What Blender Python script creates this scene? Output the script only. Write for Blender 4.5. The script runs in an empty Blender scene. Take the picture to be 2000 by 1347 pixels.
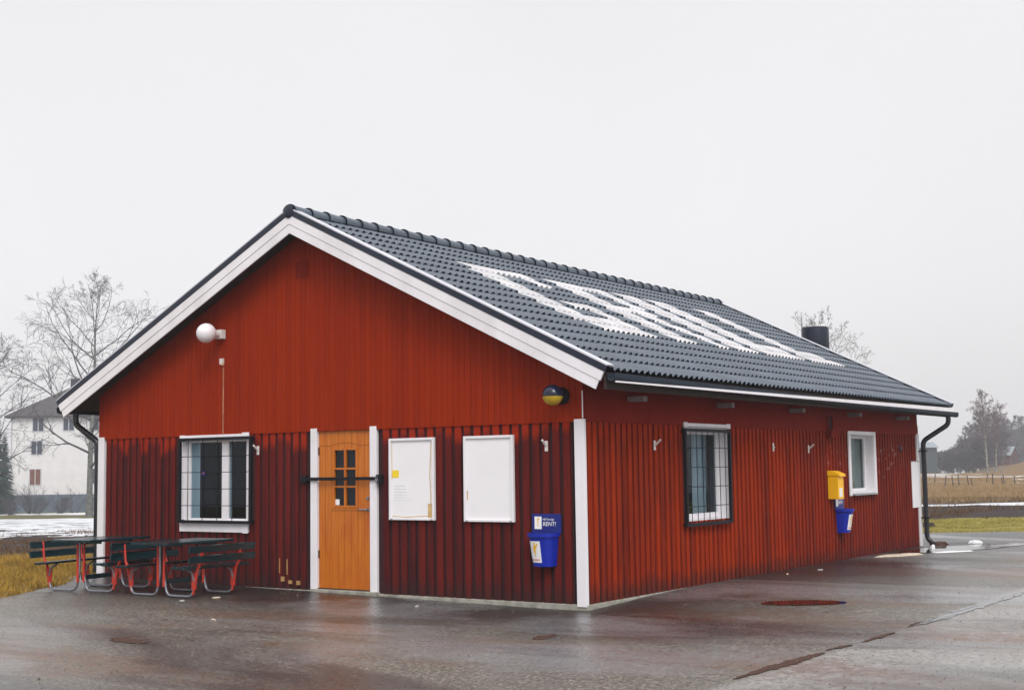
import bpy, bmesh, math, random
from mathutils import Vector, Matrix, noise as mnoise
random.seed(7)
R = math.radians
scene = bpy.context.scene
COL = scene.collection

# ------------------------------------------------------------------ site numbers
CAM = Vector((8.6056, -14.0452, 1.659)); YAW, PITCH, ROLL, FPX = .6025, .0936, -.014, 2585.9
W, L = 9.2143, 13.02            # gable width (x from -W to 0), length (y from 0 to L)
EV, ZE, ZR = .573, 2.831, 5.359  # eave overhang, eave height, ridge height
OF, OB = .403, .57              # rake overhangs
H1 = 2.25                       # top of lower siding
FH = Vector((-math.sin(YAW), math.cos(YAW), 0)); RH = Vector((math.cos(YAW), math.sin(YAW), 0))

def sstep(a, b, x):
    t = max(0., min(1., (x - a) / (b - a))); return t * t * (3 - 2 * t)
def lerp(pts, x):
    if x <= pts[0][0]: return pts[0][1]
    for (a, b), (c, d) in zip(pts, pts[1:]):
        if x <= c: return b + (d - b) * (x - a) / (c - a)
    return pts[-1][1]
def at(D, U, z=0.):             # a spot D metres out from the viewpoint and U metres to the side
    p = CAM + FH * D + RH * U; return Vector((p.x, p.y, z))
def du(x, y):
    d = Vector((x, y, 0)) - CAM; return d.x * FH.x + d.y * FH.y, d.x * RH.x + d.y * RH.y
def dip(x, y):
    return -.075 * math.exp(-((x / 3.6) ** 2 + ((y + .4) / (3.2 if y < -.4 else 1.7)) ** 2)) + .035 * sstep(-5.5, -9., x) * sstep(-8, -1, y)
def ground_z(x, y):
    D, U = du(x, y)
    zl = lerp([(24, 0), (140, -2.13), (200, -2.6), (600, -3)], D)
    zr = lerp([(45, 0), (60, -.1), (75, 0), (90, .06), (130, .25), (170, .42), (260, -.35), (700, -6)], D)
    zr += min(1.5, .35 * max(0, U - 62 - .3 * (D - 170))) * sstep(90, 170, D) * lerp([(170, 1), (260, .75), (700, .7)], D)
    s = sstep(-10, 8, U)
    return zl * (1 - s) + zr * s + (dip(x, y) if D < 40 else 0)

# ------------------------------------------------------------------ object helpers
def tag(o, label=None, cat=None, group=None, kind=None):
    if label: o['label'] = label
    if cat: o['category'] = cat
    if group: o['group'] = group
    if kind: o['kind'] = kind
    return o
def thing(name, label, cat, loc=(0, 0, 0), rz=0., group=None):
    o = bpy.data.objects.new(name, None); COL.objects.link(o)
    o.location = loc; o.rotation_euler = (0, 0, rz); o.empty_display_size = .2
    return tag(o, label, cat, group)
class MB:
    def __init__(s): s.v = []; s.f = []; s.m = []
    def add(s, vs, fs, mi=0):
        n = len(s.v); s.v += [tuple(v) for v in vs]; s.f += [tuple(i + n for i in f) for f in fs]; s.m += [mi] * len(fs); return s
    def box(s, x0, x1, y0, y1, z0, z1, mi=0, M=None):
        vs = [Vector((x, y, z)) for z in (z0, z1) for y in (y0, y1) for x in (x0, x1)]
        if M: vs = [M @ v for v in vs]
        return s.add(vs, [(0, 2, 3, 1), (4, 5, 7, 6), (0, 1, 5, 4), (2, 6, 7, 3), (0, 4, 6, 2), (1, 3, 7, 5)], mi)
    def prism(s, poly, a, b, mi=0):          # poly: list of vectors, extruded from +a to +b (vectors)
        n = len(poly); a = Vector(a); b = Vector(b)
        vs = [Vector(p) + a for p in poly] + [Vector(p) + b for p in poly]
        return s.add(vs, [tuple(range(n))[::-1], tuple(range(n, 2 * n))] + [(i, (i + 1) % n, n + (i + 1) % n, n + i) for i in range(n)], mi)
    def tube(s, pts, r, n=8, mi=0, cap=True):
        pts = [Vector(p) for p in pts]; rs = r if isinstance(r, (list, tuple)) else [r] * len(pts)
        vs = []; fs = []; pn = None
        for i, p in enumerate(pts):
            t = (pts[min(i + 1, len(pts) - 1)] - pts[max(i - 1, 0)]).normalized()
            if pn is None: pn = t.orthogonal().normalized()
            pn = (pn - t * pn.dot(t)); pn = pn.normalized() if pn.length > 1e-6 else t.orthogonal().normalized()
            b = t.cross(pn)
            for k in range(n):
                a = 2 * math.pi * k / n; vs.append(p + (pn * math.cos(a) + b * math.sin(a)) * rs[i])
        for i in range(len(pts) - 1):
            for k in range(n):
                fs.append((i * n + k, i * n + (k + 1) % n, (i + 1) * n + (k + 1) % n, (i + 1) * n + k))
        if cap: fs += [tuple(range(n))[::-1], tuple(range((len(pts) - 1) * n, len(pts) * n))]
        return s.add(vs, fs, mi)
    def lathe(s, prof, c=(0, 0, 0), axis=(0, 0, 1), n=24, mi=0):   # prof: (r, h)
        ax = Vector(axis).normalized(); u = ax.orthogonal().normalized(); w = ax.cross(u); c = Vector(c)
        vs = [c + ax * h + (u * math.cos(2 * math.pi * k / n) + w * math.sin(2 * math.pi * k / n)) * r for r, h in prof for k in range(n)]
        fs = [(i * n + k, i * n + (k + 1) % n, (i + 1) * n + (k + 1) % n, (i + 1) * n + k) for i in range(len(prof) - 1) for k in range(n)]
        fs += [tuple(range(n))[::-1], tuple(range((len(prof) - 1) * n, len(prof) * n))]
        return s.add(vs, fs, mi)
    def build(s, name, mats, parent=None, smooth=False, bevel=0, loc=None):
        me = bpy.data.meshes.new(name); me.from_pydata(s.v, [], s.f)
        mats = mats if isinstance(mats, (list, tuple)) else [mats]
        for m in mats: me.materials.append(m)
        if len(mats) > 1: me.polygons.foreach_set('material_index', s.m)
        bm = bmesh.new(); bm.from_mesh(me); bmesh.ops.recalc_face_normals(bm, faces=bm.faces); bm.to_mesh(me); bm.free()
        if smooth:
            me.polygons.foreach_set('use_smooth', [True] * len(me.polygons))
            try: me.set_sharp_from_angle(angle=R(40))
            except Exception: pass
        o = bpy.data.objects.new(name, me); COL.objects.link(o)
        if parent: o.parent = parent
        if loc: o.location = loc
        if bevel:
            b = o.modifiers.new('bevel', 'BEVEL'); b.width = bevel; b.segments = 2; b.limit_method = 'ANGLE'
        return o
def copy_tree(o, parent=None):
    c = o.copy(); COL.objects.link(c); c.parent = parent
    for ch in list(o.children): copy_tree(ch, c)
    return c

# ------------------------------------------------------------------ material helpers
class NT:
    def __init__(s, name):
        s.mat = bpy.data.materials.new(name); s.mat.use_nodes = True; s.nt = s.mat.node_tree; s.p = s.nt.nodes['Principled BSDF']
        s.co = s.n('ShaderNodeTexCoord').outputs['Object']
    def n(s, t, **kw):
        n = s.nt.nodes.new(t)
        for k, v in kw.items(): setattr(n, k, v)
        return n
    def l(s, a, b): s.nt.links.new(a, b)
    def val(s, sock, v):
        if hasattr(v, 'is_linked') or hasattr(v, 'links'): s.l(v, sock)
        else: sock.default_value = v
    def math(s, op, a, b=0., c=None, clamp=False):
        n = s.n('ShaderNodeMath', operation=op, use_clamp=clamp); s.val(n.inputs[0], a); s.val(n.inputs[1], b)
        if c is not None: s.val(n.inputs[2], c)
        return n.outputs[0]
    def mapping(s, sc=(1, 1, 1), co=None, rot=(0, 0, 0), loc=(0, 0, 0)):
        n = s.n('ShaderNodeMapping'); s.l(co or s.co, n.inputs[0]); n.inputs['Scale'].default_value = sc; n.inputs['Rotation'].default_value = rot; n.inputs['Location'].default_value = loc
        return n.outputs[0]
    def noise(s, scale=1., detail=3., rough=.55, co=None, dist=0., dim='3D'):
        n = s.n('ShaderNodeTexNoise', noise_dimensions=dim); s.l(co or s.co, n.inputs['Vector']); n.inputs['Scale'].default_value = scale; n.inputs['Detail'].default_value = detail; n.inputs['Roughness'].default_value = rough; n.inputs['Distortion'].default_value = dist
        return n.outputs['Fac']
    def rng(s, v, a, b, c=0., d=1.):
        n = s.n('ShaderNodeMapRange'); s.val(n.inputs[0], v); n.inputs[1].default_value = a; n.inputs[2].default_value = b; n.inputs[3].default_value = c; n.inputs[4].default_value = d
        return n.outputs[0]
    def mix(s, f, a, b, mode='MIX'):
        n = s.n('ShaderNodeMix', data_type='RGBA', blend_type=mode); s.val(n.inputs[0], f)
        for i, v in ((6, a), (7, b)): s.val(n.inputs[i], (tuple(v) + (1,)) if isinstance(v, tuple) and len(v) == 3 else v)
        return n.outputs[2]
    def bump(s, h, st=.3, d=.01):
        n = s.n('ShaderNodeBump'); n.inputs['Strength'].default_value = st; n.inputs['Distance'].default_value = d; s.l(h, n.inputs['Height']); s.l(n.outputs[0], s.p.inputs['Normal'])
    def set(s, **kw):
        for k, v in kw.items():
            sock = s.p.inputs[{'color': 'Base Color', 'rough': 'Roughness', 'spec': 'Specular IOR Level', 'metal': 'Metallic'}.get(k, k)]
            s.val(sock, (v + (1,)) if isinstance(v, tuple) and len(v) == 3 else v)
        return s.mat
def simple(name, col, rough=.6, var=.18, scale=6., spec=.4, metal=0., bump=0., dirt=0., stretch=(1, 1, 1), dirtcol=(.08, .07, .05)):
    t = NT(name); co = t.mapping(stretch)
    f = t.noise(scale, 4, .6, co)
    c = t.mix(t.rng(f, .3, .7), tuple(c * (1 - var) for c in col), tuple(min(1, c * (1 + var)) for c in col))
    if dirt:
        g = t.noise(scale * .45, 5, .65, co)
        c = t.mix(t.rng(g, .5, .78, 0, dirt), c, dirtcol)
    if bump: t.bump(f, bump, .004)
    return t.set(color=c, rough=rough, spec=spec, metal=metal)

M = {}
M['white'] = simple('white_paint', (.76, .74, .77), .5, .05, 3, dirt=.35, stretch=(1, 1, .5), dirtcol=(.42, .39, .35))
M['whiteboard'] = simple('white_board', (.80, .79, .81), .45, .03, 2, dirt=.15, dirtcol=(.55, .5, .42))
M['plastic'] = simple('white_plastic', (.66, .62, .60), .35, .05, 9)
M['black'] = simple('black_metal', (.008, .008, .012), .5, .3, 8, spec=.15)
M['flash'] = simple('dark_flashing', (.008, .012, .028), .4, .2, 3)
M['vergetop'] = simple('verge_cap', (.50, .50, .55), .35, .12, 2)  # top plate of the flashing, sky reflection painted in as a pale colour
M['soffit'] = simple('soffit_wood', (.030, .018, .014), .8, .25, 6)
M['concrete'] = simple('old_concrete', (.30, .29, .25), .85, .3, 7, bump=.5, dirt=.7, dirtcol=(.07, .07, .05))
M['galv'] = simple('galvanised_steel', (.24, .25, .28), .4, .15, 12, metal=.6)
M['redsteel'] = simple('red_steel', (.50, .035, .02), .4, .2, 12, dirt=.3, dirtcol=(.12, .03, .02))
M['greenwood'] = simple('dark_green_planks', (.005, .022, .028), .2, .35, 5, bump=.15, stretch=(3, .4, 3))
M['blue'] = simple('blue_plastic', (.003, .018, .33), .35, .12, 3)
M['bluesign'] = simple('blue_sign', (.003, .012, .17), .4, .1, 3)
M['yellow'] = simple('yellow_paint', (.95, .50, .004), .38, .06, 4, dirt=.15, dirtcol=(.4, .2, .02))
M['paper'] = simple('paper', (.80, .80, .80), .7, .03, 5)
M['figure'] = simple('yellow_print', (.80, .45, .02), .5, .05, 5)
M['redprint'] = simple('red_print', (.65, .12, .10), .5, .05, 5)
M['note'] = simple('yellow_note', (.85, .60, .02), .5, .05, 5)
M['tape'] = simple('old_tape', (.55, .38, .16), .6, .25, 14)
M['greymetal'] = simple('grey_sill', (.26, .27, .28), .4, .15, 5)
M['globe'] = simple('opal_globe', (.78, .75, .78), .25, .02, 3)
M['globeyellow'] = simple('yellow_globe', (.50, .33, .02), .3, .15, 8)
M['globedark'] = simple('dark_globe', (.008, .012, .03), .15, .2, 8)
M['beam'] = simple('pale_beam', (.24, .20, .20), .7, .2, 8)
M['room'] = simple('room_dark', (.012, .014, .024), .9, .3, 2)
M['curtain'] = simple('pale_curtain', (.6, .66, .72), .9, .15, 8, stretch=(6, 6, .3))
M['roomwarm'] = simple('room_warm', (.20, .19, .14), .9, .3, 3)
M['orange'] = simple('orange_cloth', (.45, .20, .02), .8, .3, 3)
M['card'] = simple('pale_card', (.50, .42, .33), .8, .25, 9, bump=.4)
M['ice'] = simple('dirty_snow', (.70, .72, .74), .5, .1, 8, bump=.5)
M['downpipe'] = simple('black_downpipe', (.010, .010, .014), .22, .2, 5)
M['houseplaster'] = simple('white_plaster', (.62, .61, .61), .9, .06, 1.2)
M['housebase'] = simple('grey_base', (.09, .12, .15), .9, .15, 1)
M['houseroof'] = simple('old_roof', (.050, .042, .045), .8, .3, 2, stretch=(1, 1, 3))
M['housewin'] = simple('window_trim_far', (.42, .42, .44), .7, .05, 3)
M['winglass'] = simple('far_glass', (.03, .04, .06), .15, .2, 3)
M['wincurt'] = simple('red_blind', (.14, .05, .035), .8, .2, 3)
M['barnred'] = simple('barn_red', (.075, .022, .025), .9, .25, 3)
M['barnroof'] = simple('barn_roof', (.20, .24, .27), .6, .2, 2)
M['post'] = simple('old_post', (.09, .07, .06), .9, .3, 9)

def siding_mat(name, base, dark, bare, pitch, axis, dark_amt, top_bare, lo=.35, hi=.75, spec=.06, fleck=0.):
    t = NT(name); s = t.n('ShaderNodeSeparateXYZ'); t.l(t.co, s.inputs[0])
    a = s.outputs[axis]; z = s.outputs[2]
    bid = t.math('FLOOR', t.math('DIVIDE', a, pitch))
    wn = t.n('ShaderNodeTexWhiteNoise', noise_dimensions='1D'); t.l(bid, wn.inputs['W']); rnd = wn.outputs[0]
    sc = (9, 9, .7)
    streak = t.noise(1.6, 5, .62, t.mapping(sc))
    blot = t.noise(.9, 4, .6, t.mapping((1, 1, .6)))
    grain = t.noise(7., 4, .7, t.mapping((14, 14, .8)))
    f = t.math('ADD', t.math('MULTIPLY', streak, .55), t.math('MULTIPLY', blot, .45))
    f = t.math('ADD', f, t.math('MULTIPLY', t.math('SUBTRACT', rnd, .5), .22))
    c = t.mix(t.rng(f, lo, hi, 0, dark_amt), base, dark)
    c = t.mix(t.rng(grain, .35, .75, 0, .35), c, tuple(x * .45 for x in base))
    # sheltered, less weathered wood under the drip edge: length differs from board to board
    lim = t.math('ADD', t.math('MULTIPLY', rnd, .22), t.math('MULTIPLY', streak, .35))
    tb = t.math('GREATER_THAN', t.math('ADD', z, lim), top_bare)
    tb = t.rng(t.math('ADD', z, lim), top_bare - .06, top_bare + .06)
    c = t.mix(t.math('MULTIPLY', tb, .85), c, bare)
    # splash dirt low down, ragged
    sp = t.math('SUBTRACT', t.math('MULTIPLY', t.noise(5., 3, .6, t.mapping((1.4, 1.4, .5))), .45), z)
    c = t.mix(t.rng(sp, -.02, .18, 0, .65), c, (.03, .018, .018))
    if fleck:      # flaked white spots on one worn stretch
        vo = t.n('ShaderNodeTexVoronoi'); vo.inputs['Scale'].default_value = 1.; t.l(t.mapping((18, 11, 7)), vo.inputs['Vector'])
        reg = t.math('MULTIPLY', t.math('MULTIPLY', t.rng(a, 9.8, 10.8), t.rng(a, 12.4, 11.4)), t.math('MULTIPLY', t.rng(z, 1.25, 1.55), t.rng(z, 2.15, 1.95)))
        reg2 = t.math('MULTIPLY', t.math('MULTIPLY', t.rng(a, 7.8, 8.1), t.rng(a, 9.3, 9.)), t.math('MULTIPLY', t.rng(z, 1.5, 1.7), t.rng(z, 2.1, 1.95)))
        reg = t.math('MAXIMUM', reg, reg2); c = t.mix(t.math('MULTIPLY', t.rng(t.math('ADD', a, t.math('MULTIPLY', blot, 4.)), 7.5, 11., 0, .62), t.rng(streak, .3, .55, .6, 1.)), c, (.10, .012, .010))
        m = t.math('MULTIPLY', t.rng(vo.outputs['Distance'], .30, .18), t.math('MULTIPLY', reg, t.rng(t.noise(6, 2), .42, .55)))
        c = t.mix(t.math('MULTIPLY', m, .6), c, (.42, .28, .25))
    t.bump(grain, .25, .003)
    return t.set(color=c, rough=.75, spec=spec)
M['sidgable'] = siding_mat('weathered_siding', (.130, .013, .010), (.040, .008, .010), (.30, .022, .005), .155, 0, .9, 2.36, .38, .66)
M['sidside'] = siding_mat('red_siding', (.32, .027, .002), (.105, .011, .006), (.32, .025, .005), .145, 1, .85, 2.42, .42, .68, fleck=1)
M['sidupper'] = siding_mat('upper_siding', (.29, .023, .0015), (.19, .012, .002), (.28, .018, .004), .095, 0, .65, 9., .40, .72)
M['friezered'] = siding_mat('frieze_board', (.22, .014, .005), (.15, .010, .005), (.22, .014, .005), .6, 1, .6, 9.)
M['gap'] = simple('siding_gap', (.030, .006, .008), .9, .4, 6, stretch=(9, 9, .5))

def door_mat():
    t = NT('varnished_pine'); w = t.noise(2.2, 5, .65, t.mapping((14, 14, .7)), dist=.4); b = t.noise(1.6, 3, .6, t.mapping((3, 3, .9)))
    c = t.mix(t.rng(w, .3, .7), (.56, .17, .008), (.42, .10, .004))
    c = t.mix(t.rng(b, .48, .72, 0, .7), c, (.40, .075, .003))
    t.bump(w, .1, .003)
    return t.set(color=c, rough=.4, spec=.4)
M['door'] = door_mat()
def glass_mat(name, tint=(.02, .03, .045), refl=.55):
    t = NT(name); nt = t.nt
    g = t.n('ShaderNodeBsdfGlossy'); g.inputs['Roughness'].default_value = .02; g.inputs['Color'].default_value = (.85, .9, .95, 1)
    tr = t.n('ShaderNodeBsdfTransparent'); tr.inputs['Color'].default_value = (.72, .78, .80, 1)
    fr = t.n('ShaderNodeFresnel'); fr.inputs['IOR'].default_value = 1.5
    mx = t.n('ShaderNodeMixShader'); bf = t.n('ShaderNodeNewGeometry').outputs['Backfacing']; t.l(t.math('MULTIPLY', t.math('MULTIPLY', fr.outputs[0], t.math('SUBTRACT', 1., bf)), refl), mx.inputs[0]); t.l(tr.outputs[0], mx.inputs[1]); t.l(g.outputs[0], mx.inputs[2])
    t.l(mx.outputs[0], nt.nodes['Material Output'].inputs['Surface']); return t.mat
M['glass'] = glass_mat('window_glass')
def tile_mat(name, col, var, rough, spec, moss=0):
    t = NT(name); f = t.noise(1.4, 4, .6); g = t.noise(22., 3, .6)
    c = t.mix(t.rng(f, .3, .7), tuple(x * (1 - var) for x in col), tuple(min(.9, x * (1 + var)) for x in col))
    sx = t.n('ShaderNodeSeparateXYZ'); t.l(t.co, sx.inputs[0]); wn = t.n('ShaderNodeTexWhiteNoise', noise_dimensions='2D'); cb = t.n('ShaderNodeCombineXYZ'); t.l(t.math('FLOOR', t.math('DIVIDE', sx.outputs[1], .30)), cb.inputs[0]); t.l(t.math('FLOOR', t.math('DIVIDE', sx.outputs[0], .319)), cb.inputs[1]); t.l(cb.outputs[0], wn.inputs['Vector'])
    c = t.mix(t.rng(wn.outputs[0], 0, 1, 0, .30), c, t.mix(.8, c, (.01, .012, .014)))
    if moss: c = t.mix(t.rng(g, .66, .74, 0, .5), c, (.10, .11, .11))
    t.bump(g, .12, .003)
    return t.set(color=c, rough=t.rng(f, .3, .7, rough - .06, rough + .08), spec=spec)
M['tile'] = tile_mat('grey_roof_tile', (.064, .086, .114), .14, .42, .5, 1)
M['tiledge'] = simple('tile_end', (.006, .009, .018), .8, .3, 9, spec=.1)  # near-black fronts: shade under the tile crests put into the colour
M['tilewhite'] = tile_mat('painted_tile', (.52, .515, .53), .06, .5, .4)

def asphalt_mat():
    t = NT('wet_asphalt')
    fine = t.noise(140., 2, .6); mid = t.noise(9., 5, .65); wn = t.mapping((.22, .5, 1), rot=(0, 0, R(-28))); big = t.noise(.9, 5, .6, wn, dist=.8)
    big2 = t.noise(.35, 4, .55, t.mapping((.6, 1.2, 1), rot=(0, 0, R(-30)), loc=(3, 7, 0)))
    sx = t.n('ShaderNodeSeparateXYZ'); t.l(t.co, sx.inputs[0]); X = sx.outputs[0]; Y = sx.outputs[1]
    c = t.mix(t.rng(fine, .32, .68), (.040, .036, .031), (.19, .170, .138))
    pale_side = t.rng(t.math('ADD', X, t.math('MULTIPLY', t.math('SUBTRACT', mid, .5), .3)), 4.0, 4.12)
    c = t.mix(t.math('MULTIPLY', pale_side, .55), c, (.42, .41, .41))        # paler surfacing beyond the seam, with a pale sheen painted into its colour
    c = t.mix(t.rng(mid, .38, .7, 0, .6), c, (.06, .056, .052))
    gr = t.noise(26., 4, .75); c = t.mix(t.rng(gr, .53, .62, 0, .85), c, (.30, .27, .22)); c = t.mix(t.rng(gr, .47, .38, 0, .85), c, (.022, .020, .018))
    c = t.mix(t.rng(big, .46, .60, 0, .85), c, (.034, .027, .025))       # damp, darker streaks
    c = t.mix(t.math('MULTIPLY', t.rng(big2, .47, .60, 0, .9), t.rng(t.math('ADD', gr, t.math('MULTIPLY', mid, .6)), .72, .86)), c, (.13, .055, .024))      # rusty gravel wash
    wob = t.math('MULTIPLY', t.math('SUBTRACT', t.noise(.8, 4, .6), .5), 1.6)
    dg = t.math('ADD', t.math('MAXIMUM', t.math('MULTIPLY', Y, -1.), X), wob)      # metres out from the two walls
    c = t.mix(t.rng(dg, .5, 3.4, .88, 0), c, (.018, .016, .017))         # dark reflection of the walls on wet ground, painted into the colour
    vo = t.n('ShaderNodeTexVoronoi'); vo.inputs['Scale'].default_value = 14.; t.l(t.co, vo.inputs['Vector'])
    c = t.mix(t.rng(vo.outputs['Distance'], .12, .07, 0, .9), c, (.34, .30, .24))
    # outside that painted band the yard keeps its paler colour
    t.bump(t.math('ADD', t.math('MULTIPLY', gr, 1.1), t.math('MULTIPLY', mid, 1.)), .6, .009)
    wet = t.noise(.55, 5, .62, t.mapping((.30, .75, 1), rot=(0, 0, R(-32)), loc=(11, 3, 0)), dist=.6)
    c = t.mix(t.rng(wet, .52, .64, 0, .55), c, (.22, .225, .235)); rough = t.math('ADD', t.rng(t.math('ADD', t.math('MULTIPLY', big, .6), t.math('MULTIPLY', mid, .4)), .36, .62, .50, .26), t.rng(wet, .50, .64, 0, -.14))  # pale sky sheen of the wet patches painted into the colour
    return t.set(color=c, rough=rough, spec=.45)
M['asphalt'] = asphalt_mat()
M['puddle'] = simple('puddle_water', (.012, .010, .010), .06, .3, 3, spec=.3)
M['dirt'] = simple('rusty_dirt', (.060, .027, .018), .8, .7, 30, bump=.9, spec=.2, dirt=.5, dirtcol=(.03, .02, .018))
M['seam'] = simple('wet_seam', (.06, .06, .062), .14, .4, 9, spec=.7, bump=.2)
M['blade'] = simple('straw_grass', (.30, .185, .032), .8, .75, 2., spec=.2)
M['bladeg'] = simple('mown_grass', (.27, .23, .055), .8, .4, 1.2, spec=.2)
M['weed'] = simple('field_straw', (.27, .18, .075), .85, .4, .4, spec=.2)

def field_mat():
    t = NT('fields'); geo = t.n('ShaderNodeNewGeometry').outputs['Position']
    def dot(v, off):
        n = t.n('ShaderNodeVectorMath', operation='DOT_PRODUCT'); t.l(geo, n.inputs[0]); n.inputs[1].default_value = tuple(v); return t.math('SUBTRACT', n.outputs['Value'], off)
    D = dot(FH, CAM.dot(FH)); U = dot(RH, CAM.dot(RH))
    n1 = t.noise(.35, 5, .65, geo); n2 = t.noise(1.6, 5, .7, geo); n3 = t.noise(.09, 3, .5, geo)
    jit = t.math('ADD', t.math('MULTIPLY', t.math('SUBTRACT', n1, .5), 5.), t.math('MULTIPLY', t.math('SUBTRACT', n2, .5), 2.))
    def ramp(stops, dd, scale):
        r = t.n('ShaderNodeValToRGB'); r.color_ramp.interpolation = 'CONSTANT'; e = r.color_ramp.elements
        for i, (p, c) in enumerate(stops):
            x = e[i] if i < 2 else e.new(p / scale)
            x.position = p / scale; x.color = c + (1,)
        t.l(t.math('DIVIDE', dd, scale), r.inputs[0]); return r.outputs[0]
    grass = (.17, .115, .03); soil = (.034, .024, .024); snow = (.66, .68, .71); olive = (.11, .10, .035); tan = (.20, .125, .055); bank = (.085, .058, .040); gg = (.25, .22, .05)
    left = ramp([(0, grass), (28, soil), (45, snow), (92, olive), (116, snow), (131, olive), (170, tan)], t.math('ADD', D, jit), 200.)
    rj = t.math('ADD', D, t.math('MULTIPLY', jit, .35))
    right = ramp([(0, gg), (40.2, soil), (54.2, snow), (58.4, bank), (67, tan), (180, (.15, .11, .06))], rj, 200.)
    # clods in the snow, snow left lying on the soil and the tan slope
    cl = t.noise(.55, 6, .72, t.mapping((1, 1, 1), geo))
    inl = t.math('MULTIPLY', t.rng(D, 35, 36), t.rng(D, 96, 60, 0, 1))
    left = t.mix(t.math('MULTIPLY', t.rng(cl, .525, .56), inl), left, soil)
    left = t.mix(t.math('MULTIPLY', t.rng(n2, .63, .66), t.math('MULTIPLY', t.rng(D, 30, 34), t.rng(D, 38, 36))), left, snow)
    right = t.mix(t.math('MULTIPLY', t.rng(n2, .67, .70), t.math('MULTIPLY', t.rng(D, 43, 45), t.rng(D, 50, 48))), right, snow)
    right = t.mix(t.math('MULTIPLY', t.rng(n3, .60, .63), t.math('MULTIPLY', t.rng(D, 100, 105), t.rng(D, 180, 150))), right, snow)
    c = t.mix(t.rng(U, -2, 2), left, right)
    c = t.mix(t.rng(t.noise(3.2, 5, .7, geo), .3, .7, 0, .45), c, t.mix(.7, c, (.02, .015, .01)))
    t.bump(t.noise(4., 4, .7, geo), .6, .08)
    return t.set(color=c, rough=.85, spec=.15)
M['field'] = field_mat()
def bark(name, a, b, sc=3.):
    t = NT(name); f = t.noise(sc, 4, .7, t.mapping((1, 1, 2.5)))
    return t.set(color=t.mix(t.rng(f, .4, .6), a, b), rough=.9, spec=.2)
M['birch'] = bark('birch_bark', (.34, .33, .31), (.07, .07, .06))
M['darkbark'] = bark('dark_bark', (.085, .085, .08), (.16, .17, .15))
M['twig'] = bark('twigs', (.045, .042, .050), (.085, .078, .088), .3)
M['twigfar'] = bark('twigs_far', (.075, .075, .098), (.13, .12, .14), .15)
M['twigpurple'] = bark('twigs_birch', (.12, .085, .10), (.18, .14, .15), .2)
M['conifer'] = simple('spruce_needles', (.022, .045, .038), .8, .4, .6)

# ------------------------------------------------------------------ ground
def build_ground():
    Ds = [-40 + 4 * i for i in range(12)]; d = 6.
    while d < 60: Ds.append(d); d += .45
    while d < 720: Ds.append(d); d *= 1.03
    n = 150; vs = []; fs = []
    for D in Ds:
        half = 45 + .55 * max(0, D)
        for k in range(n + 1):
            t = (k / n * 2 - 1); U = half * t
            p = at(D, U); z = ground_z(p.x, p.y) - .03
            if D > 32.4 or U < -9:
                soil = (28 < D < 60)
                z += mnoise.noise(Vector((p.x * 1.7, p.y * 1.7, 0))) * (.07 if soil else .03) + (mnoise.noise(Vector((p.x * .3, p.y * .3, 3))) * .08 if D > 34 else 0)
            vs.append((p.x, p.y, z))
    for i in range(len(Ds) - 1):
        for k in range(n):
            a = i * (n + 1) + k; fs.append((a, a + 1, a + n + 2, a + n + 1))
    m = MB().add(vs, fs); o = m.build('fields', M['field'], smooth=True); tag(o, kind='structure')
build_ground()

EDGE = [(-7.2, -4.2), (-7.42, -3.3), (-7.55, -2.9), (-7.85, -2.35), (-8.05, -1.95), (-8.5, -1.25), (-9.1, -.6), (-9.7, -.2), (-9.8, 6)]
def build_asphalt():
    far = [at(32.1 + .12 * math.sin(k * 2.1) + .1 * math.sin(k * 5.3), -9 + k * 1.6) for k in range(45)]
    poly = [Vector((x, y, 0)) for x, y in EDGE]
    out = []
    for a, b in zip(poly, poly[1:]):
        for k in range(4):
            q = a.lerp(b, k / 4); out.append(q + Vector((mnoise.noise(q * 2.3), mnoise.noise(q * 2.9 + Vector((5, 0, 0))), 0)) * .12)
    out += [Vector((p.x, p.y, 0)) for p in far]
    out += [at(-30, 62), at(-30, -45), Vector((-16, -12, 0)), Vector((-9.5, -6.5, 0))]
    for p in out: p.z = 0
    bm = bmesh.new(); bm.faces.new([bm.verts.new(p) for p in out])
    for ax, lo, hi in ((0, -10, 6), (1, -8, 14)):
        k = lo
        while k <= hi:
            co = Vector((0, 0, 0)); co[ax] = k; no = Vector((0, 0, 0)); no[ax] = 1
            bmesh.ops.bisect_plane(bm, geom=bm.verts[:] + bm.edges[:] + bm.faces[:], plane_co=co, plane_no=no); k += .5
    for v in bm.verts:
        v.co.z = dip(v.co.x, v.co.y) + .006 * mnoise.noise(v.co * .9)
    bmesh.ops.triangulate(bm, faces=bm.faces[:])
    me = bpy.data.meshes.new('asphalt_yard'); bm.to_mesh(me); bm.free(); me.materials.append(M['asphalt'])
    o = bpy.data.objects.new('asphalt_yard', me); COL.objects.link(o); tag(o, kind='structure')
build_asphalt()
def sheet(name, pts, mat, lift, label=None, cat=None, group=None, kind=None, thick=0, jag=0, n=5):
    P = []
    for a, b in zip(pts, pts[1:] + pts[:1]):
        a = Vector(a + (0,)); b = Vector(b + (0,))
        for k in range(n):
            q = a.lerp(b, k / n)
            if jag: q += Vector((mnoise.noise(q * 14 + Vector((0, 0, 4))), mnoise.noise(q * 14 + Vector((7, 0, 0))), 0)) * jag
            P.append(q)
    mb = MB(); c = sum(P, Vector()) / len(P)
    zz = lambda p: dip(p.x, p.y) + .006 * mnoise.noise(Vector((p.x, p.y, 0)) * .9) + lift
    vs = [(p.x, p.y, zz(p)) for p in P] + [(c.x, c.y, zz(c) + thick)]
    k = len(P)
    mb.add(vs, [(i, (i + 1) % k, k) for i in range(k)])
    o = mb.build(name, mat); return tag(o, label, cat, group, kind)
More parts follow.
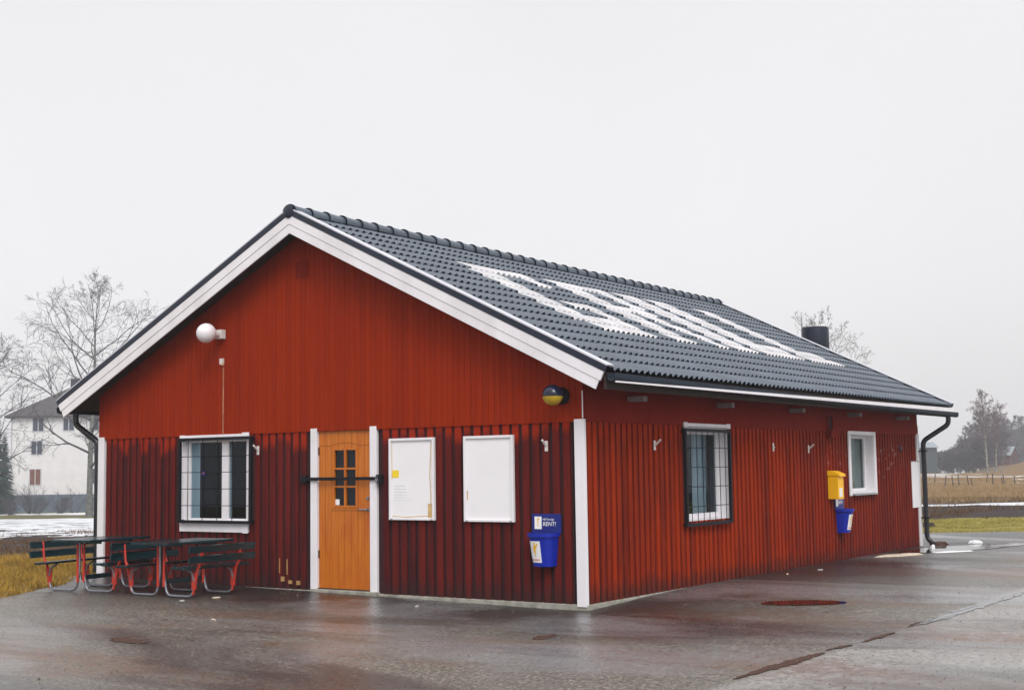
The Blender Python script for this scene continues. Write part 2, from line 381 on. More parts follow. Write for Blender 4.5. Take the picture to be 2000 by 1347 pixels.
def ell(cx, cy, ax, ay, rot, n=18):
    return [(cx + math.cos(a) * ax * math.cos(rot) - math.sin(a) * ay * math.sin(rot), cy + math.cos(a) * ax * math.sin(rot) + math.sin(a) * ay * math.cos(rot)) for a in [2 * math.pi * i / n for i in range(n)]]
sheet('puddle', ell(2.2, 1.48, .52, .26, .45), M['puddle'], .008, kind='structure', jag=.06, n=2)
sheet('puddle', ell(1.0, 12.6, 2.0, .5, 1.25), M['puddle'], .009, kind='structure', jag=.2, n=2)
def strip(pts, w, mat, lift, name, jag=.05):
    P = [Vector(p + (0,)) for p in pts]; a = []; b = []
    for i, p in enumerate(P):
        t = (P[min(i + 1, len(P) - 1)] - P[max(0, i - 1)]).normalized(); nn = Vector((-t.y, t.x, 0))
        ww = w * (.25 if i in (0, len(P) - 1) else 1) * (.7 + .6 * random.random())
        a.append(tuple((p + nn * ww)[:2])); b.append(tuple((p - nn * ww)[:2]))
    return sheet(name, a + b[::-1], mat, lift, kind='structure', jag=jag, n=12)
strip([(4.0, -4.35), (4.0, -3.9), (4.03, -3.4), (4.02, -2.9), (4.05, -2.55)], .06, M['dirt'], .006, 'dirt_in_seam')
strip([(4.0, -2.4), (4.03, -2.1), (4.06, -1.9)], .05, M['dirt'], .006, 'dirt_in_seam')
strip([(4.07, -1.7), (4.08, -1.2), (4.1, -.8)], .045, M['dirt'], .006, 'dirt_in_seam')
strip([(4.1, -.3), (4.12, .8), (4.2, 2.), (4.2, 3.4), (4.3, 5.)], .05, M['seam'], .005, 'wet_seam', .12)
sheet('dirt_patch', ell(-2.3, -5.1, .34, .12, -.25), M['dirt'], .005, kind='structure', jag=.12, n=2)
sheet('dirt_patch', ell(1.1, -2.6, .10, .22, .2), M['dirt'], .005, kind='structure', jag=.1, n=2)

# ------------------------------------------------------------------ the building
B = thing('roadside_kiosk', 'low red wooden snack bar building with grey tiled roof lettered in white', 'building')
LS = {'x': 0}
def board_wall(axis, a0, a1, z0, z1, pitch, bw, raise_, back, holes, mats, name, parent, top=None, sgn=1):
    """boards standing proud of a backing; axis 0: wall in plane y=0 facing -y, axis 1: plane x=0 facing +x"""
    mb = MB()
    def put(a, b, z_0, z_1, d0, d1, mi):
        if axis == 0: mb.box(a, b, -d1, -d0, z_0, z_1, mi)
        else: mb.box(d0, d1, a, b, z_0, z_1, mi)
    def segs(a, b, zt):
        out = [(z0, zt)]
        for (h0, h1, g0, g1) in holes:
            if b > h0 and a < h1:
                nw = []
                for s, e in out:
                    if g0 > s: nw.append((s, min(e, g0)))
                    if g1 < e: nw.append((max(s, g1), e))
                out = [q for q in nw if q[1] - q[0] > .005]
        return out
    n = round((a1 - a0) / pitch); p = (a1 - a0) / n
    cuts = sorted(set([a0, a1] + [max(a0, min(a1, h)) for hh in holes for h in hh[:2]]))
    for a, b in zip(cuts, cuts[1:]):
        if b - a > .002:
            for s, e in segs(a + .001, b - .001, z1): put(a, b, s, e, back, 0., 1)
    for i in range(n):
        a = a0 + i * p + (p - bw) / 2 + random.uniform(-.004, .004); b = a + bw + random.uniform(-.006, .004)
        zt = z1 - .001 if top is None else top((a + b) / 2)
        r = raise_ + random.uniform(-.003, .003)
        # clip the board sideways at openings
        xa = a
        for (h0, h1, g0, g1) in holes: pass
        for s, e in segs(a, b, zt): put(a, b, s - random.uniform(0, .006) * (s == z0), e, 0.0005, r, 0)
    return mb.build(name, mats, parent)
# lower gable wall. openings: (a0,a1,z0,z1)
HG = [(-7.26, -5.80, .93, 2.19), (-4.53, -3.33, -.02, 2.26)]
board_wall(0, -W + .13, -.16, 0., H1, .155, .100, .026, -.10, HG, [M['sidgable'], M['gap']], 'gable_wall', B)
HS = [(2.68, 4.04, .90, 2.22), (9.12, 10.36, 1.14, 2.22)]
board_wall(1, .02, L - .12, 0., H1, .145, .088, .028, -.10, HS, [M['sidside'], M['gap']], 'side_wall', B)
# plain back and far walls
mb = MB(); mb.box(-W, -.0, L - .1, L, 0, 3.05); mb.prism([(-W, 0, 3.0), (0, 0, 3.0), (0, 0, 3.05), (-W / 2, 0, 5.2), (-W, 0, 3.05)], (0, L - .1, 0), (0, L, 0)); mb.build('rear_wall', M['sidupper'], B)
MB().box(-W, -W + .1, .1, L - .1, 0, 3.05).build('rear_wall', M['sidside'], B)
# upper gable: narrow boards standing proud, bottoms over the lower wall
SL = (ZR - ZE) / (W / 2 + EV)
ztop = lambda x: ZR - .16 - abs(x + W / 2) * SL
mb = MB()
mb.prism([(-W - .02, 0, H1), (.02, 0, H1), (.02, 0, ztop(0)), (-W / 2, 0, ztop(-W / 2)), (-W - .02, 0, ztop(0))], (0, .02, 0), (0, -.030, 0), 0)
n = 97; p = (W + .04) / n
for i in range(n):
    a = -W - .02 + i * p + .0025; b = a + p - .005
    mb.prism([(a, 0, H1 - .012 - random.uniform(0, .006)), (b, 0, H1 - .012), (b, 0, min(ztop(b), ztop(a)) - .01), (a, 0, min(ztop(a), ztop(b)) - .01)], (0, -.0305, 0), (0, -.042 + random.uniform(-.001, .001), 0), 0)
mb.build('gable_cladding', M['sidupper'], B)
# frieze along the eave side
mb = MB(); mb.box(-.02, .030, -.0, L + .0, H1 - .008, 3.0)
for k in range(8): mb.box(.031, .040, k * 1.64 + .004, (k + 1) * 1.64 - .008 if k < 7 else L, H1 - .015, 2.43)
mb.build('frieze', M['friezered'], B)
# foundation, threshold
mb = MB(); mb.box(-W + .02, -.101, -.035, .1, -.14, -.003); mb.box(-.1, .040, -.034, L, -.139, -.0035); mb.build('foundation', M['concrete'], B, bevel=.008)
mb = MB(); mb.box(-4.5, -3.3, -.10, .05, -.10, .022); o = mb.build('threshold', M['concrete'], B, bevel=.012)
# corner boards
def corner(x0, x1, y0, y1, z0=-.02, z1=H1 + .02):
    return MB().box(x0, x1, y0, y1, z0, z1).build('corner_trim', M['white'], B, bevel=.004)
corner(-.108, .033, -.046, .012, -.03)
corner(-W - .03, -W + .12, -.046, .02, 0)
corner(.0, .046, L - .115, L + .03, 0)
MB().box(.018, .03, -.052, -.044, H1 + .03, 2.62).build('drip_strip', M['white'], B)

# ---- roof
RF = bpy.data.objects.new('roof', None)
def roof_point(y, t, h, side=1):
    sl = math.hypot(W / 2 + EV, ZR - ZE); ca = (W / 2 + EV) / sl; sa = (ZR - ZE) / sl
    return Vector((-W / 2 + side * (t * ca + h * sa), y, ZR - t * sa + h * ca))
SLEN = math.hypot(W / 2 + EV, ZR - ZE)
# deck (roof slab) is the roof part's own mesh
mb = MB()
for sd in (1, -1):
    a = [roof_point(0, 0.02 if sd > 0 else .0, -.03, sd), roof_point(0, SLEN - .02, -.03, sd), roof_point(0, SLEN - .02, -.13, sd), roof_point(0, 0, -.13, sd)]
    if sd < 0: a = a[::-1]
    mb.prism(a, (0, -OF + .02, 0), (0, L + OB - .02, 0))
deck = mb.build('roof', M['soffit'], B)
# painted letters, laid out tile by tile: rows counted from the ridge, stretches in metres along the ridge
LET = {
 'G': {3: [(2.2, 3.98)], 4: [(2.02, 2.77), (3.47, 3.98)], 5: [(2.02, 2.77)], 6: [(2.02, 2.77)], 7: [(2.02, 2.77), (3.1, 4.0)], 8: [(2.02, 2.77), (3.47, 4.0)], 9: [(2.02, 4.0)], 10: [(2.25, 4.0)]},
 'R': {3: [(4.6, 6.56)], 4: [(4.55, 5.3), (5.86, 6.56)], 5: [(4.55, 5.3), (5.86, 6.56)], 6: [(4.55, 6.35)], 7: [(4.55, 5.3), (5.55, 6.2)], 8: [(4.55, 5.3), (5.7, 6.3)], 9: [(4.55, 5.3), (5.85, 6.45)], 10: [(4.55, 5.25), (6., 6.5)]},
 'I': {r: [(6.86, 7.7)] for r in range(3, 11)},
 'L': {**{r: [(7.99, 8.9)] for r in range(3, 9)}, 9: [(7.99, 9.85)], 10: [(7.99, 9.8)]},
 'l': {**{r: [(10.12, 10.9)] for r in range(3, 9)}, 9: [(10.12, 11.65)], 10: [(10.12, 11.9)]}}
GA = .355; WP = .15; OFFS = -.42
def build_tiles(side, seg):
    main = MB(); lets = {k: MB() for k in LET}
    y0, y1 = -OF + .05, L + OB - .05
    n = int((y1 - y0) / WP * seg)
    ys = [y0 + (y1 - y0) * i / n for i in range(n + 1)]
    shape = lambda y: abs(math.sin(math.pi * (y - .055) / WP)) ** .9
    for r in range(0, 17):
        t1 = SLEN - (16 - r - 1) * GA + (.03 if r == 16 else 0) - GA
        t1 = SLEN - (15 - r) * GA - 0.
        t0 = max(0.03, t1 - GA - .03)
        if t1 <= .1: continue
        if r == 15: t1 += .03
        if r > 15: break
        band = r
        rows = []
        for (t, lift, am) in ((t0, .002, 0.), ((t0 + t1) / 2, .004, .45), (t1, .0055, 1.)):
            rows.append([roof_point(y, t, lift + .018 * shape(y) + am * .030 * shape(y) ** 2.3 + .002 * math.sin(y * 37 + r * 5), side) for y in ys])
        lo = [roof_point(y, t1 + .0, .003 + .018 * shape(y) if r < 15 else .044 * shape(y) - .008, side) for y in ys]
        base = lambda mbx, P, Q, i, mi: mbx.add([P[i], P[i + 1], Q[i + 1], Q[i]], [(0, 1, 2, 3)], mi)
        def cell(y, rr):
            if side < 0: return None
            for k, d in LET.items():
                for a, b in d.get(rr, []):
                    if a <= y < b: return k
            return None
        rowsw = [[roof_point(y, t, lift + .018 * shape(y) + am * .030 * shape(y) ** 2.3 * (.42 if am == 1. else 1) + .003, side) for y in ys] for (t, lift, am) in ((t0, .002, 0.), ((t0 + t1) / 2, .004, .35), (t1, .0055, 1.))]
        for i in range(n):
            ym = (ys[i] + ys[i + 1]) / 2; w = (math.floor((ym - .055) / WP) + .5) * WP + .055
            k = cell(w, band); k2 = cell(w, band + 1)
            mbx = lets[k] if k else main
            rw = rowsw if (k and k2) else rows
            base(mbx, rw[0], rw[1], i, 0); base(mbx, rw[1], rw[2], i, 0)
            base(mbx, rw[2], lo, i, 0 if (k and not (band == 10 or (k == 'G' and band == 7 and ym > 3.1 and not k2))) else 1)
    o = main.build('roof_tiles', [M['tile'], M['tiledge']], deck, smooth=True)
    if side > 0:
        for k, mbx in lets.items():
            q = mbx.build('roof_letter', [M['tilewhite'], M['tiledge']], deck, smooth=True)
            q['label'] = {'G': 'white letter G painted on the roof tiles', 'R': 'white letter R painted on the roof tiles', 'I': 'white letter I painted on the roof tiles', 'L': 'white letter L painted on the tiles after the I', 'l': 'white letter L painted on the tiles at the end of the word'}[k]
build_tiles(1, 8); build_tiles(-1, 4)
# ridge caps
mb = MB(); y = -OF - .02; k = 0
while y < L + OB - .05:
    y2 = min(y + .385, L + OB + .02); ring = []
    for (yy, r_) in ((y, .118), (y + .03, .118), (y + .031, .108), (y2, .092)):
        ring.append([(-W / 2 + math.sin(a) * r_ * 1.15, yy, ZR + .012 + math.cos(a) * r_) for a in [R(-105 + 210 * i / 12) for i in range(13)]])
    for a, b in zip(ring, ring[1:]):
        mb.add(a + b, [(i, i + 1, i + 14, i + 13) for i in range(12)], 0)
    # end lip of each cap, open below
    lip = [(-W / 2 + math.sin(a) * .085 * 1.15, y, ZR + .012 + math.cos(a) * .085) for a in [R(-105 + 210 * i / 12) for i in range(13)]]
    mb.add(ring[0] + lip, [(i, i + 1, i + 14, i + 13) for i in range(12)], 1)
    y += .365; k += 1
mb.build('ridge_cap', [M['tile'], M['tiledge']], deck, smooth=True)
MB().lathe([(.0, -.03), (.06, -.028), (.098, -.01), (.10, .03), (.0, .04)], (-W / 2, -OF - .03, ZR + .02), (0, 1, 0), 20).build('ridge_end_cap', M['flash'], deck, smooth=True)
# verge: bargeboards, dark flashing, light cap
def rake(yo, sgn):
    for sd in (1, -1):
        def bar(t0, t1, h0, h1, ya, yb, name, m, cut=0., vert=True):
            top0 = roof_point(0, t0, h1, sd); top1 = roof_point(0, t1, h1, sd); b1 = roof_point(0, t1 - cut, h0, sd); b0 = roof_point(0, t0, h0, sd)
            if t0 <= 0.001:
                top0.x = b0.x = -W / 2; top0.z = top1.z + abs(top1.x + W / 2) * SL; b0.z = b1.z + abs(b1.x + W / 2) * SL
            P = [top0, top1, b1, b0]
            if sd < 0: P = P[::-1]
            mb = MB().prism(P, (0, ya, 0), (0, yb, 0)); return mb.build(name, m, B, bevel=.003)
        s = sgn
        bar(0, SLEN + .0, -.145, -.025, yo, yo + s * .028, 'bargeboard', M['white'])
        bar(0, SLEN - .02, -.265, -.147, yo, yo + s * .020, 'bargeboard', M['white'])
        bar(0, SLEN + .02, -.024, .062, yo + s * .02, yo + s * .034, 'verge_flashing', M['flash'])
        bar(0, SLEN + .02, .055, .075, yo - s * .115, yo + s * .036, 'verge_cap', M['vergetop'])
rake(-OF, -1); rake(L + OB, 1)
# soffit boards are part of the deck; fascia, gutters, downpipes
xe = EV
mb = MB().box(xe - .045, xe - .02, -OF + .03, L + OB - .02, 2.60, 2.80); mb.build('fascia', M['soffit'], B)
M['gutter'] = simple('gutter_paint', (.010, .018, .034), .55, .2, 3, spec=.25)
xb = xe + .110
MB().add([(xb + a, y_, z) for y_, za, zb in ((-OF + .04, 2.676, 2.694), (L + OB, 2.700, 2.780)) for a, z in ((0, za), (.010, za), (.010, zb), (0, zb))], [(0, 1, 2, 3), (7, 6, 5, 4), (0, 4, 5, 1), (1, 5, 6, 2), (2, 6, 7, 3), (3, 7, 4, 0)]).build('eave_board', M['white'], B)
def gutter(xc, za, zb, y0, y1, name='gutter'):
    r_ = .052; mb = MB()
    sec = [(-r_, .055), (-r_, 0)] + [(-math.cos(a) * r_, -math.sin(a) * r_) for a in [math.pi * i / 8 for i in range(1, 8)]] + [(r_, 0), (r_, .05)]
    sec = sec + [(x * .92, zz * .92 + .003) for x, zz in sec[::-1]]; n = len(sec)
    mb.add([(xc + x, y0, za + zz) for x, zz in sec] + [(xc + x, y1, zb + zz) for x, zz in sec], [(i, (i + 1) % n, n + (i + 1) % n, n + i) for i in range(n)] + [tuple(range(n)), tuple(range(n, 2 * n))[::-1]])
    return mb.build(name, M['gutter'], B, smooth=True)
gutter(xe + .056, 2.742, 2.650, -OF + .03, L + OB + .12)
gutter(-W - xe - .06, 2.72, 2.66, -OF + .03, L + OB)
def pipe(pts, r_=.045):
    # round the corners a little
    Q = [Vector(pts[0])]
    for a, b, c in zip(pts, pts[1:], pts[2:]):
        a, b, c = Vector(a), Vector(b), Vector(c); d1 = (a - b).normalized() * min(.09, (a - b).length / 2); d2 = (c - b).normalized() * min(.09, (c - b).length / 2)
        for k in range(5):
            t = k / 4; Q.append((b + d1) * (1 - t) ** 2 + b * 2 * t * (1 - t) + (b + d2) * t * t)
    Q.append(Vector(pts[-1])); return MB().tube(Q, r_, 12).build('downpipe', M['downpipe'], B, smooth=True)
pipe([(xe + .03, L + OB - .35, 2.72), (xe + .03, L + OB - .35, 2.45), (.13, L + .02, 2.12), (.13, L + .02, .16), (.25, L + .0, .05)], .050)
pipe([(-W - xe + .05, -.12, 2.70), (-W - xe + .05, -.12, 2.50), (-W - .07, -.02, 2.20), (-W - .07, -.02, .1)], .05)
for z in (1.9, .55): MB().box(.05, .20, L - .045, L + .075, z, z + .03).build('pipe_bracket', M['black'], B)
# beam ends under the eave
for y in (1.12, 3.77, 6.46, 9.1, 11.75):
    MB().box(.031, .27, y - .055, y + .055, 2.515, 2.585).build('beam_end', M['beam'], B, bevel=.004)
# gable vent
mb = MB(); x0, x1, z0, z1 = -4.83, -4.60, 4.47, 4.72; yv = -.0425
mb.box(x0, x1, yv - .014, yv, z0, z0 + .02); mb.box(x0, x1, yv - .014, yv, z1 - .02, z1); mb.box(x0, x0 + .02, yv - .014, yv, z0 + .021, z1 - .021); mb.box(x1 - .02, x1, yv - .014, yv, z0 + .021, z1 - .021)
for k in range(7): mb.box(x0 + .021, x1 - .021, yv - .010, yv + .0, z0 + .03 + k * .028, z0 + .044 + k * .028)
mb.build('gable_vent', M['friezered'], B)
# side vent with its little box
mb = MB(); mb.box(.0405, .075, 8.02, 8.06, 2.27, 2.50); mb.box(.0405, .075, 8.22, 8.26, 2.27, 2.50); mb.box(.0405, .13, 8.0, 8.28, 2.14, 2.268); mb.build('wall_vent', M['friezered'], B)
MB().box(.041, .048, 8.061, 8.219, 2.27, 2.50).build('vent_opening', M['black'], B)

# ---- windows
def xf(axis, a, d, z):         # a along the wall, d outwards
    return (a, -d, z) if axis == 0 else (d, a, z)
def wbox(mb, axis, a0, a1, d0, d1, z0, z1, mi=0):
    if axis == 0: mb.box(a0, a1, -d1, -d0, z0, z1, mi)
    else: mb.box(d0, d1, a0, a1, z0, z1, mi)
    return mb
def window(axis, a0, a1, z0, z1, rec, sash, mull=(), label=None, sv=None):
    # the reveal lining is the window's own mesh
    mb = MB(); th = .022
    wbox(mb, axis, a0, a0 + th, -rec - .06, .03, z0, z1); wbox(mb, axis, a1 - th, a1, -rec - .06, .03, z0, z1)
    wbox(mb, axis, a0 + th, a1 - th, -rec - .06, .028, z1 - th, z1); wbox(mb, axis, a0 + th, a1 - th, -rec - .06, .026, z0, z0 + th)
    w = mb.build('window', M['white'], B)
    if label: w['label'] = label
    a0 += th; a1 -= th; z0 += th; z1 -= th
    mb = MB(); s = sash; sv = sv or sash
    wbox(mb, axis, a0, a0 + s, -rec - .05, -rec, z0, z1); wbox(mb, axis, a1 - s, a1, -rec - .05, -rec, z0, z1)
    wbox(mb, axis, a0 + s, a1 - s, -rec - .05, -rec - .002, z1 - sv, z1); wbox(mb, axis, a0 + s, a1 - s, -rec - .05, -rec - .002, z0, z0 + sv)
    for m0, m1 in mull: wbox(mb, axis, m0, m1, -rec - .05, -rec + .003, z0 + sv, z1 - sv)
    mb.build('window_frame', M['white'], w, bevel=.003)
    edges = [a0 + s] + [e for m in mull for e in m] + [a1 - s]
    for i in range(0, len(edges), 2):
        mb = MB(); wbox(mb, axis, edges[i], edges[i + 1], -rec - .03, -rec - .026, z0 + sv, z1 - sv); mb.build('pane', M['glass'], w)
    return w
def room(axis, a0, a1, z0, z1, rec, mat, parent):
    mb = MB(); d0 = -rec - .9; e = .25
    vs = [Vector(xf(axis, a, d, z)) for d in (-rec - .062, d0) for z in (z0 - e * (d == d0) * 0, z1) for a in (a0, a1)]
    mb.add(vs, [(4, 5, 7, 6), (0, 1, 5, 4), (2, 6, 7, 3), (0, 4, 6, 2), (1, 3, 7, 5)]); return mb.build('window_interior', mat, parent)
def grille(axis, a0, a1, z0, z1, d, nv, nh, parent, fw=.03, vs=None, hs=None):
    mb = MB()
    wbox(mb, axis, a0, a0 + fw, d - .02, d + .02, z0, z1); wbox(mb, axis, a1 - fw, a1, d - .02, d + .02, z0, z1)
    wbox(mb, axis, a0 + fw, a1 - fw, d - .02, d + .018, z1 - fw, z1); wbox(mb, axis, a0 + fw, a1 - fw, d - .02, d + .018, z0, z0 + fw)
    for v in (vs or [a0 + (a1 - a0) * (i + 1) / (nv + 1) for i in range(nv)]): mb.tube([xf(axis, v, d, z0 + fw), xf(axis, v, d, z1 - fw)], .0055, 6)
    for h in (hs or [z0 + (z1 - z0) * (i + 1) / (nh + 1) for i in range(nh)]): mb.tube([xf(axis, a0 + fw, d + .006, h), xf(axis, a1 - fw, d + .006, h)], .0055, 6)
    for a in (a0 + .02, a1 - .05):
        for z in (z0 + .02, z1 - .05): wbox(mb, axis, a, a + .03, .024, d - .02, z, z + .03)
    return mb.build('window_grille', M['black'], parent)
# gable window
wa = window(0, -7.26, -5.80, .93, 2.19, .035, .10, [(-6.44, -6.30)], 'two-part white window behind a black bar grille beside the picnic tables', .032)
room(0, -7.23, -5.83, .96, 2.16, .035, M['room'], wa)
mb = MB(); mb.box(-7.14, -6.96, .072, .076, .98, 2.14); mb.build('curtain', M['curtain'], wa); MB().box(-6.36, -6.28, .095, .10, .98, 2.14).build('curtain', M['curtain'], wa)
mb = MB(); mb.box(-7.27, -5.79, -.055, -.026, 2.191, 2.245); mb.box(-7.28, -7.16, -.06, -.056, 2.185, 2.25); mb.box(-5.92, -5.77, -.062, -.056, 2.19, 2.262); mb.build('head_board', M['white'], wa, bevel=.003)
mb = MB(); mb.box(-7.27, -5.79, -.058, -.026, .785, .928); mb.box(-7.27, -5.79, -.066, -.059, .885, .905); mb.box(-5.90, -5.785, -.0655, -.0585, .775, .884); mb.build('sill_board', M['white'], wa, bevel=.004)
grille(0, -7.25, -5.67, .915, 2.205, .10, 0, 0, wa, .045, vs=[-7.04, -6.72, -6.40, -6.08], hs=[1.18, 1.43, 1.68, 1.92])
o = MB().lathe([(0, 0), (.045, 0), (.045, .003), (0, .003)], (-6.87, .055, 1.665), (0, -1, 0), 20).build('sticker', M['bluesign'], wa)
o = MB().box(-6.90, -6.84, .0505, .0515, 1.66, 1.685).build('sticker_print', M['redprint'], wa)
# side windows
wb = window(1, 2.68, 4.04, .90, 2.22, .11, .07, (), 'narrow white window with black bar grille on the long side near the corner')
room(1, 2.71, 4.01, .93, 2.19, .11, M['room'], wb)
MB().box(-.30, -.295, 3.5, 3.95, .96, 2.14).build('curtain', M['curtain'], wb)
mb = MB(); mb.box(.025, .06, 2.60, 4.08, 2.225, 2.275); mb.box(.061, .066, 2.585, 2.70, 2.215, 2.285); mb.box(.061, .066, 3.96, 4.09, 2.215, 2.285); mb.build('head_board', M['white'], wb, bevel=.003)
grille(1, 2.55, 4.02, .83, 2.20, .085, 7, 4, wb, .045)
wc = window(1, 9.12, 10.36, 1.14, 2.22, .12, .06, (), 'unbarred white window near the yellow letter box')
room(1, 9.15, 10.33, 1.17, 2.19, .12, M['roomwarm'], wc)
M['blindbeige'] = simple('beige_blind', (.42, .42, .36), .9, .25, 2.5); MB().box(-.215, -.21, 9.17, 10.31, 1.19, 2.17).build('blind', M['blindbeige'], wc); MB().box(-.208, -.20, 9.70, 9.84, 1.25, 1.85).build('hanging_cloth', M['orange'], wc)  # added panel behind the pane; its pale colour stands for a lit room
mb = MB(); mb.box(.025, .05, 9.03, 9.135, 1.10, 2.265); mb.box(.025, .05, 10.345, 10.45, 1.10, 2.265); mb.box(.025, .048, 9.136, 10.344, 2.20, 2.265); mb.build('trim', M['white'], wc, bevel=.003)
mb = MB(); mb.prism([(-.10, 0, 1.165), (.10, 0, 1.125), (.10, 0, 1.105), (-.1, 0, 1.14)], (0, 9.15, 0), (0, 10.33, 0)); mb.build('sill', M['greymetal'], wc)

# ---- door
xd0, xd1 = -4.42, -3.445
mb = MB()
# slab made of planks around the glazed opening
ys = .000; gx0, gx1, gz0, gz1 = -4.145, -3.70, 1.175, 1.975
for i in range(8):
    a = xd0 + (xd1 - xd0) * i / 8 + .003; b = xd0 + (xd1 - xd0) * (i + 1) / 8 - .003
    zs = [(.035, 2.235)]
    if b > gx0 and a < gx1: zs = [(.035, gz0), (gz1, 2.235)]
    for s, e in zs:
        cx0, cx1 = a, b
        mb.box(cx0, cx1, -.006, .0055, s, e)
bk = MB(); bk.box(xd0, xd1, .006, .045, .036, gz0 - .002); bk.box(xd0, xd1, .006, .045, gz1 + .002, 2.234); bk.box(xd0, gx0, .006, .045, gz0 - .001, gz1 + .001); bk.box(gx1, xd1, .006, .045, gz0 - .001, gz1 + .001)
door = mb.build('door', M['door'], B, bevel=.002); door['label'] = 'varnished orange pine door with six small panes'
M['groove'] = simple('groove', (.16, .05, .008), .8); bk.build('door_core', M['groove'], door)
mb = MB(); f = .024
for a, b in ((gx0 - .02, gx0 + f), ((gx0 + gx1) / 2 - .016, (gx0 + gx1) / 2 + .016), (gx1 - f, gx1 + .02)): mb.box(a, b, -.016, .03, gz0 - .02, gz1 + .02)
for c in (gz0, gz0 + (gz1 - gz0) * .345, gz0 + (gz1 - gz0) * .66, gz1): mb.box(gx0 + .005, gx1 - .005, -.014, .028, c - .013, c + .013)
mb.build('glazing_bars', M['door'], door, bevel=.002)
MB().box(gx0, gx1, .012, .016, gz0, gz1).build('pane', M['glass'], door)
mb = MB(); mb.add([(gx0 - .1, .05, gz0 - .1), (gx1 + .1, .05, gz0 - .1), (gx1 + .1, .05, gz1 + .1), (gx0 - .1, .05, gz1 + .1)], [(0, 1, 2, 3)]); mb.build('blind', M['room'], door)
mb = MB(); mb.tube([(xd0 + .02, -.007, 2.03), (xd0 + .2, -.007, 2.02), (xd0 + .33, -.007, 2.05), (xd0 + .48, -.007, 2.065), (xd0 + .63, -.007, 2.055), (xd0 + .78, -.007, 2.02), (xd1 - .02, -.007, 2.03)], .003, 5); mb.build('moulding_groove', M['groove'], door)
mb = MB().box(xd0 + .24, xd1 - .03, -.0095, -.006, 1.115, 1.122); mb.build('moulding_groove', M['groove'], door)
mb = MB(); mb.lathe([(.0, 0), (.024, 0), (.022, .018), (0, .02)], (-3.50, -.006, 1.29), (0, -1, 0), 14); mb.build('lock', M['galv'], door)
mb = MB(); mb.tube([(-3.50, -.006, 1.135), (-3.50, -.055, 1.135), (-3.515, -.06, 1.135), (-3.63, -.06, 1.138)], .010, 8); mb.lathe([(0, 0), (.025, 0), (.025, .006), (0, .006)], (-3.50, -.006, 1.135), (0, -1, 0), 14); mb.build('handle', M['galv'], door, smooth=True)
for z in (1.9, .45): MB().box(xd0 - .012, xd0 + .012, -.016, -.007, z, z + .11).build('hinge', M['black'], door)
MB().box(gx0 + .025, gx0 + .10, .0095, .0115, gz0 + .02, gz0 + .10).build('sticker', M['paper'], door)
for a, b, z0 in ((-4.55, -4.425, .0), (-3.44, -3.315, -.03)): MB().box(a, b, -.045, .05, z0, H1 + .03).build('door_trim', M['white'], B, bevel=.004)
MB().box(-4.424, -3.441, -.03, .05, .023, .034).build('door_sill', M['soffit'], B)

# scraped bare patches left of the door
M['bare'] = simple('bare_wood', (.42, .24, .09), .8, .3, 20)
mb = MB()
for i, (x, z0, z1) in enumerate([(-5.17, .22, .43), (-5.02, .2, .42), (-5.11, .10, .17), (-4.96, .07, .12), (-4.80, .06, .12)]):
    mb = MB().box(x - (.008 if z1 - z0 > .1 else .035), x + (.008 if z1 - z0 > .1 else .035), -.0285, -.0225, z0, z1); mb.build('scraped_patch', M['bare'], B)
# cable strip, drops of old screws between the boards
mb = MB(); mb.box(-6.345, -6.328, -.049, -.0425, 2.26, 3.26); mb.build('cable', simple('cable_cover', (.42, .20, .11), .7, .3, 7), B)

# rear flue standing behind the far gable
fl = thing('ventilation_cowl', 'squat black round vent cowl rising behind the far end of the roof', 'vent', (-2.95, 15.2, 0))
MB().lathe([(.0, 4.2), (.27, 4.2), (.318, 4.34), (.312, 4.80), (.308, 4.84), (.28, 4.85), (.27, 4.82), (0, 4.80)], (0, 0, 0), n=32).build('cowl', M['flash'], fl, smooth=True)
MB().tube([(0, 0, 0), (0, 0, 4.25)], .16, 20).build('duct', M['galv'], fl, smooth=True)

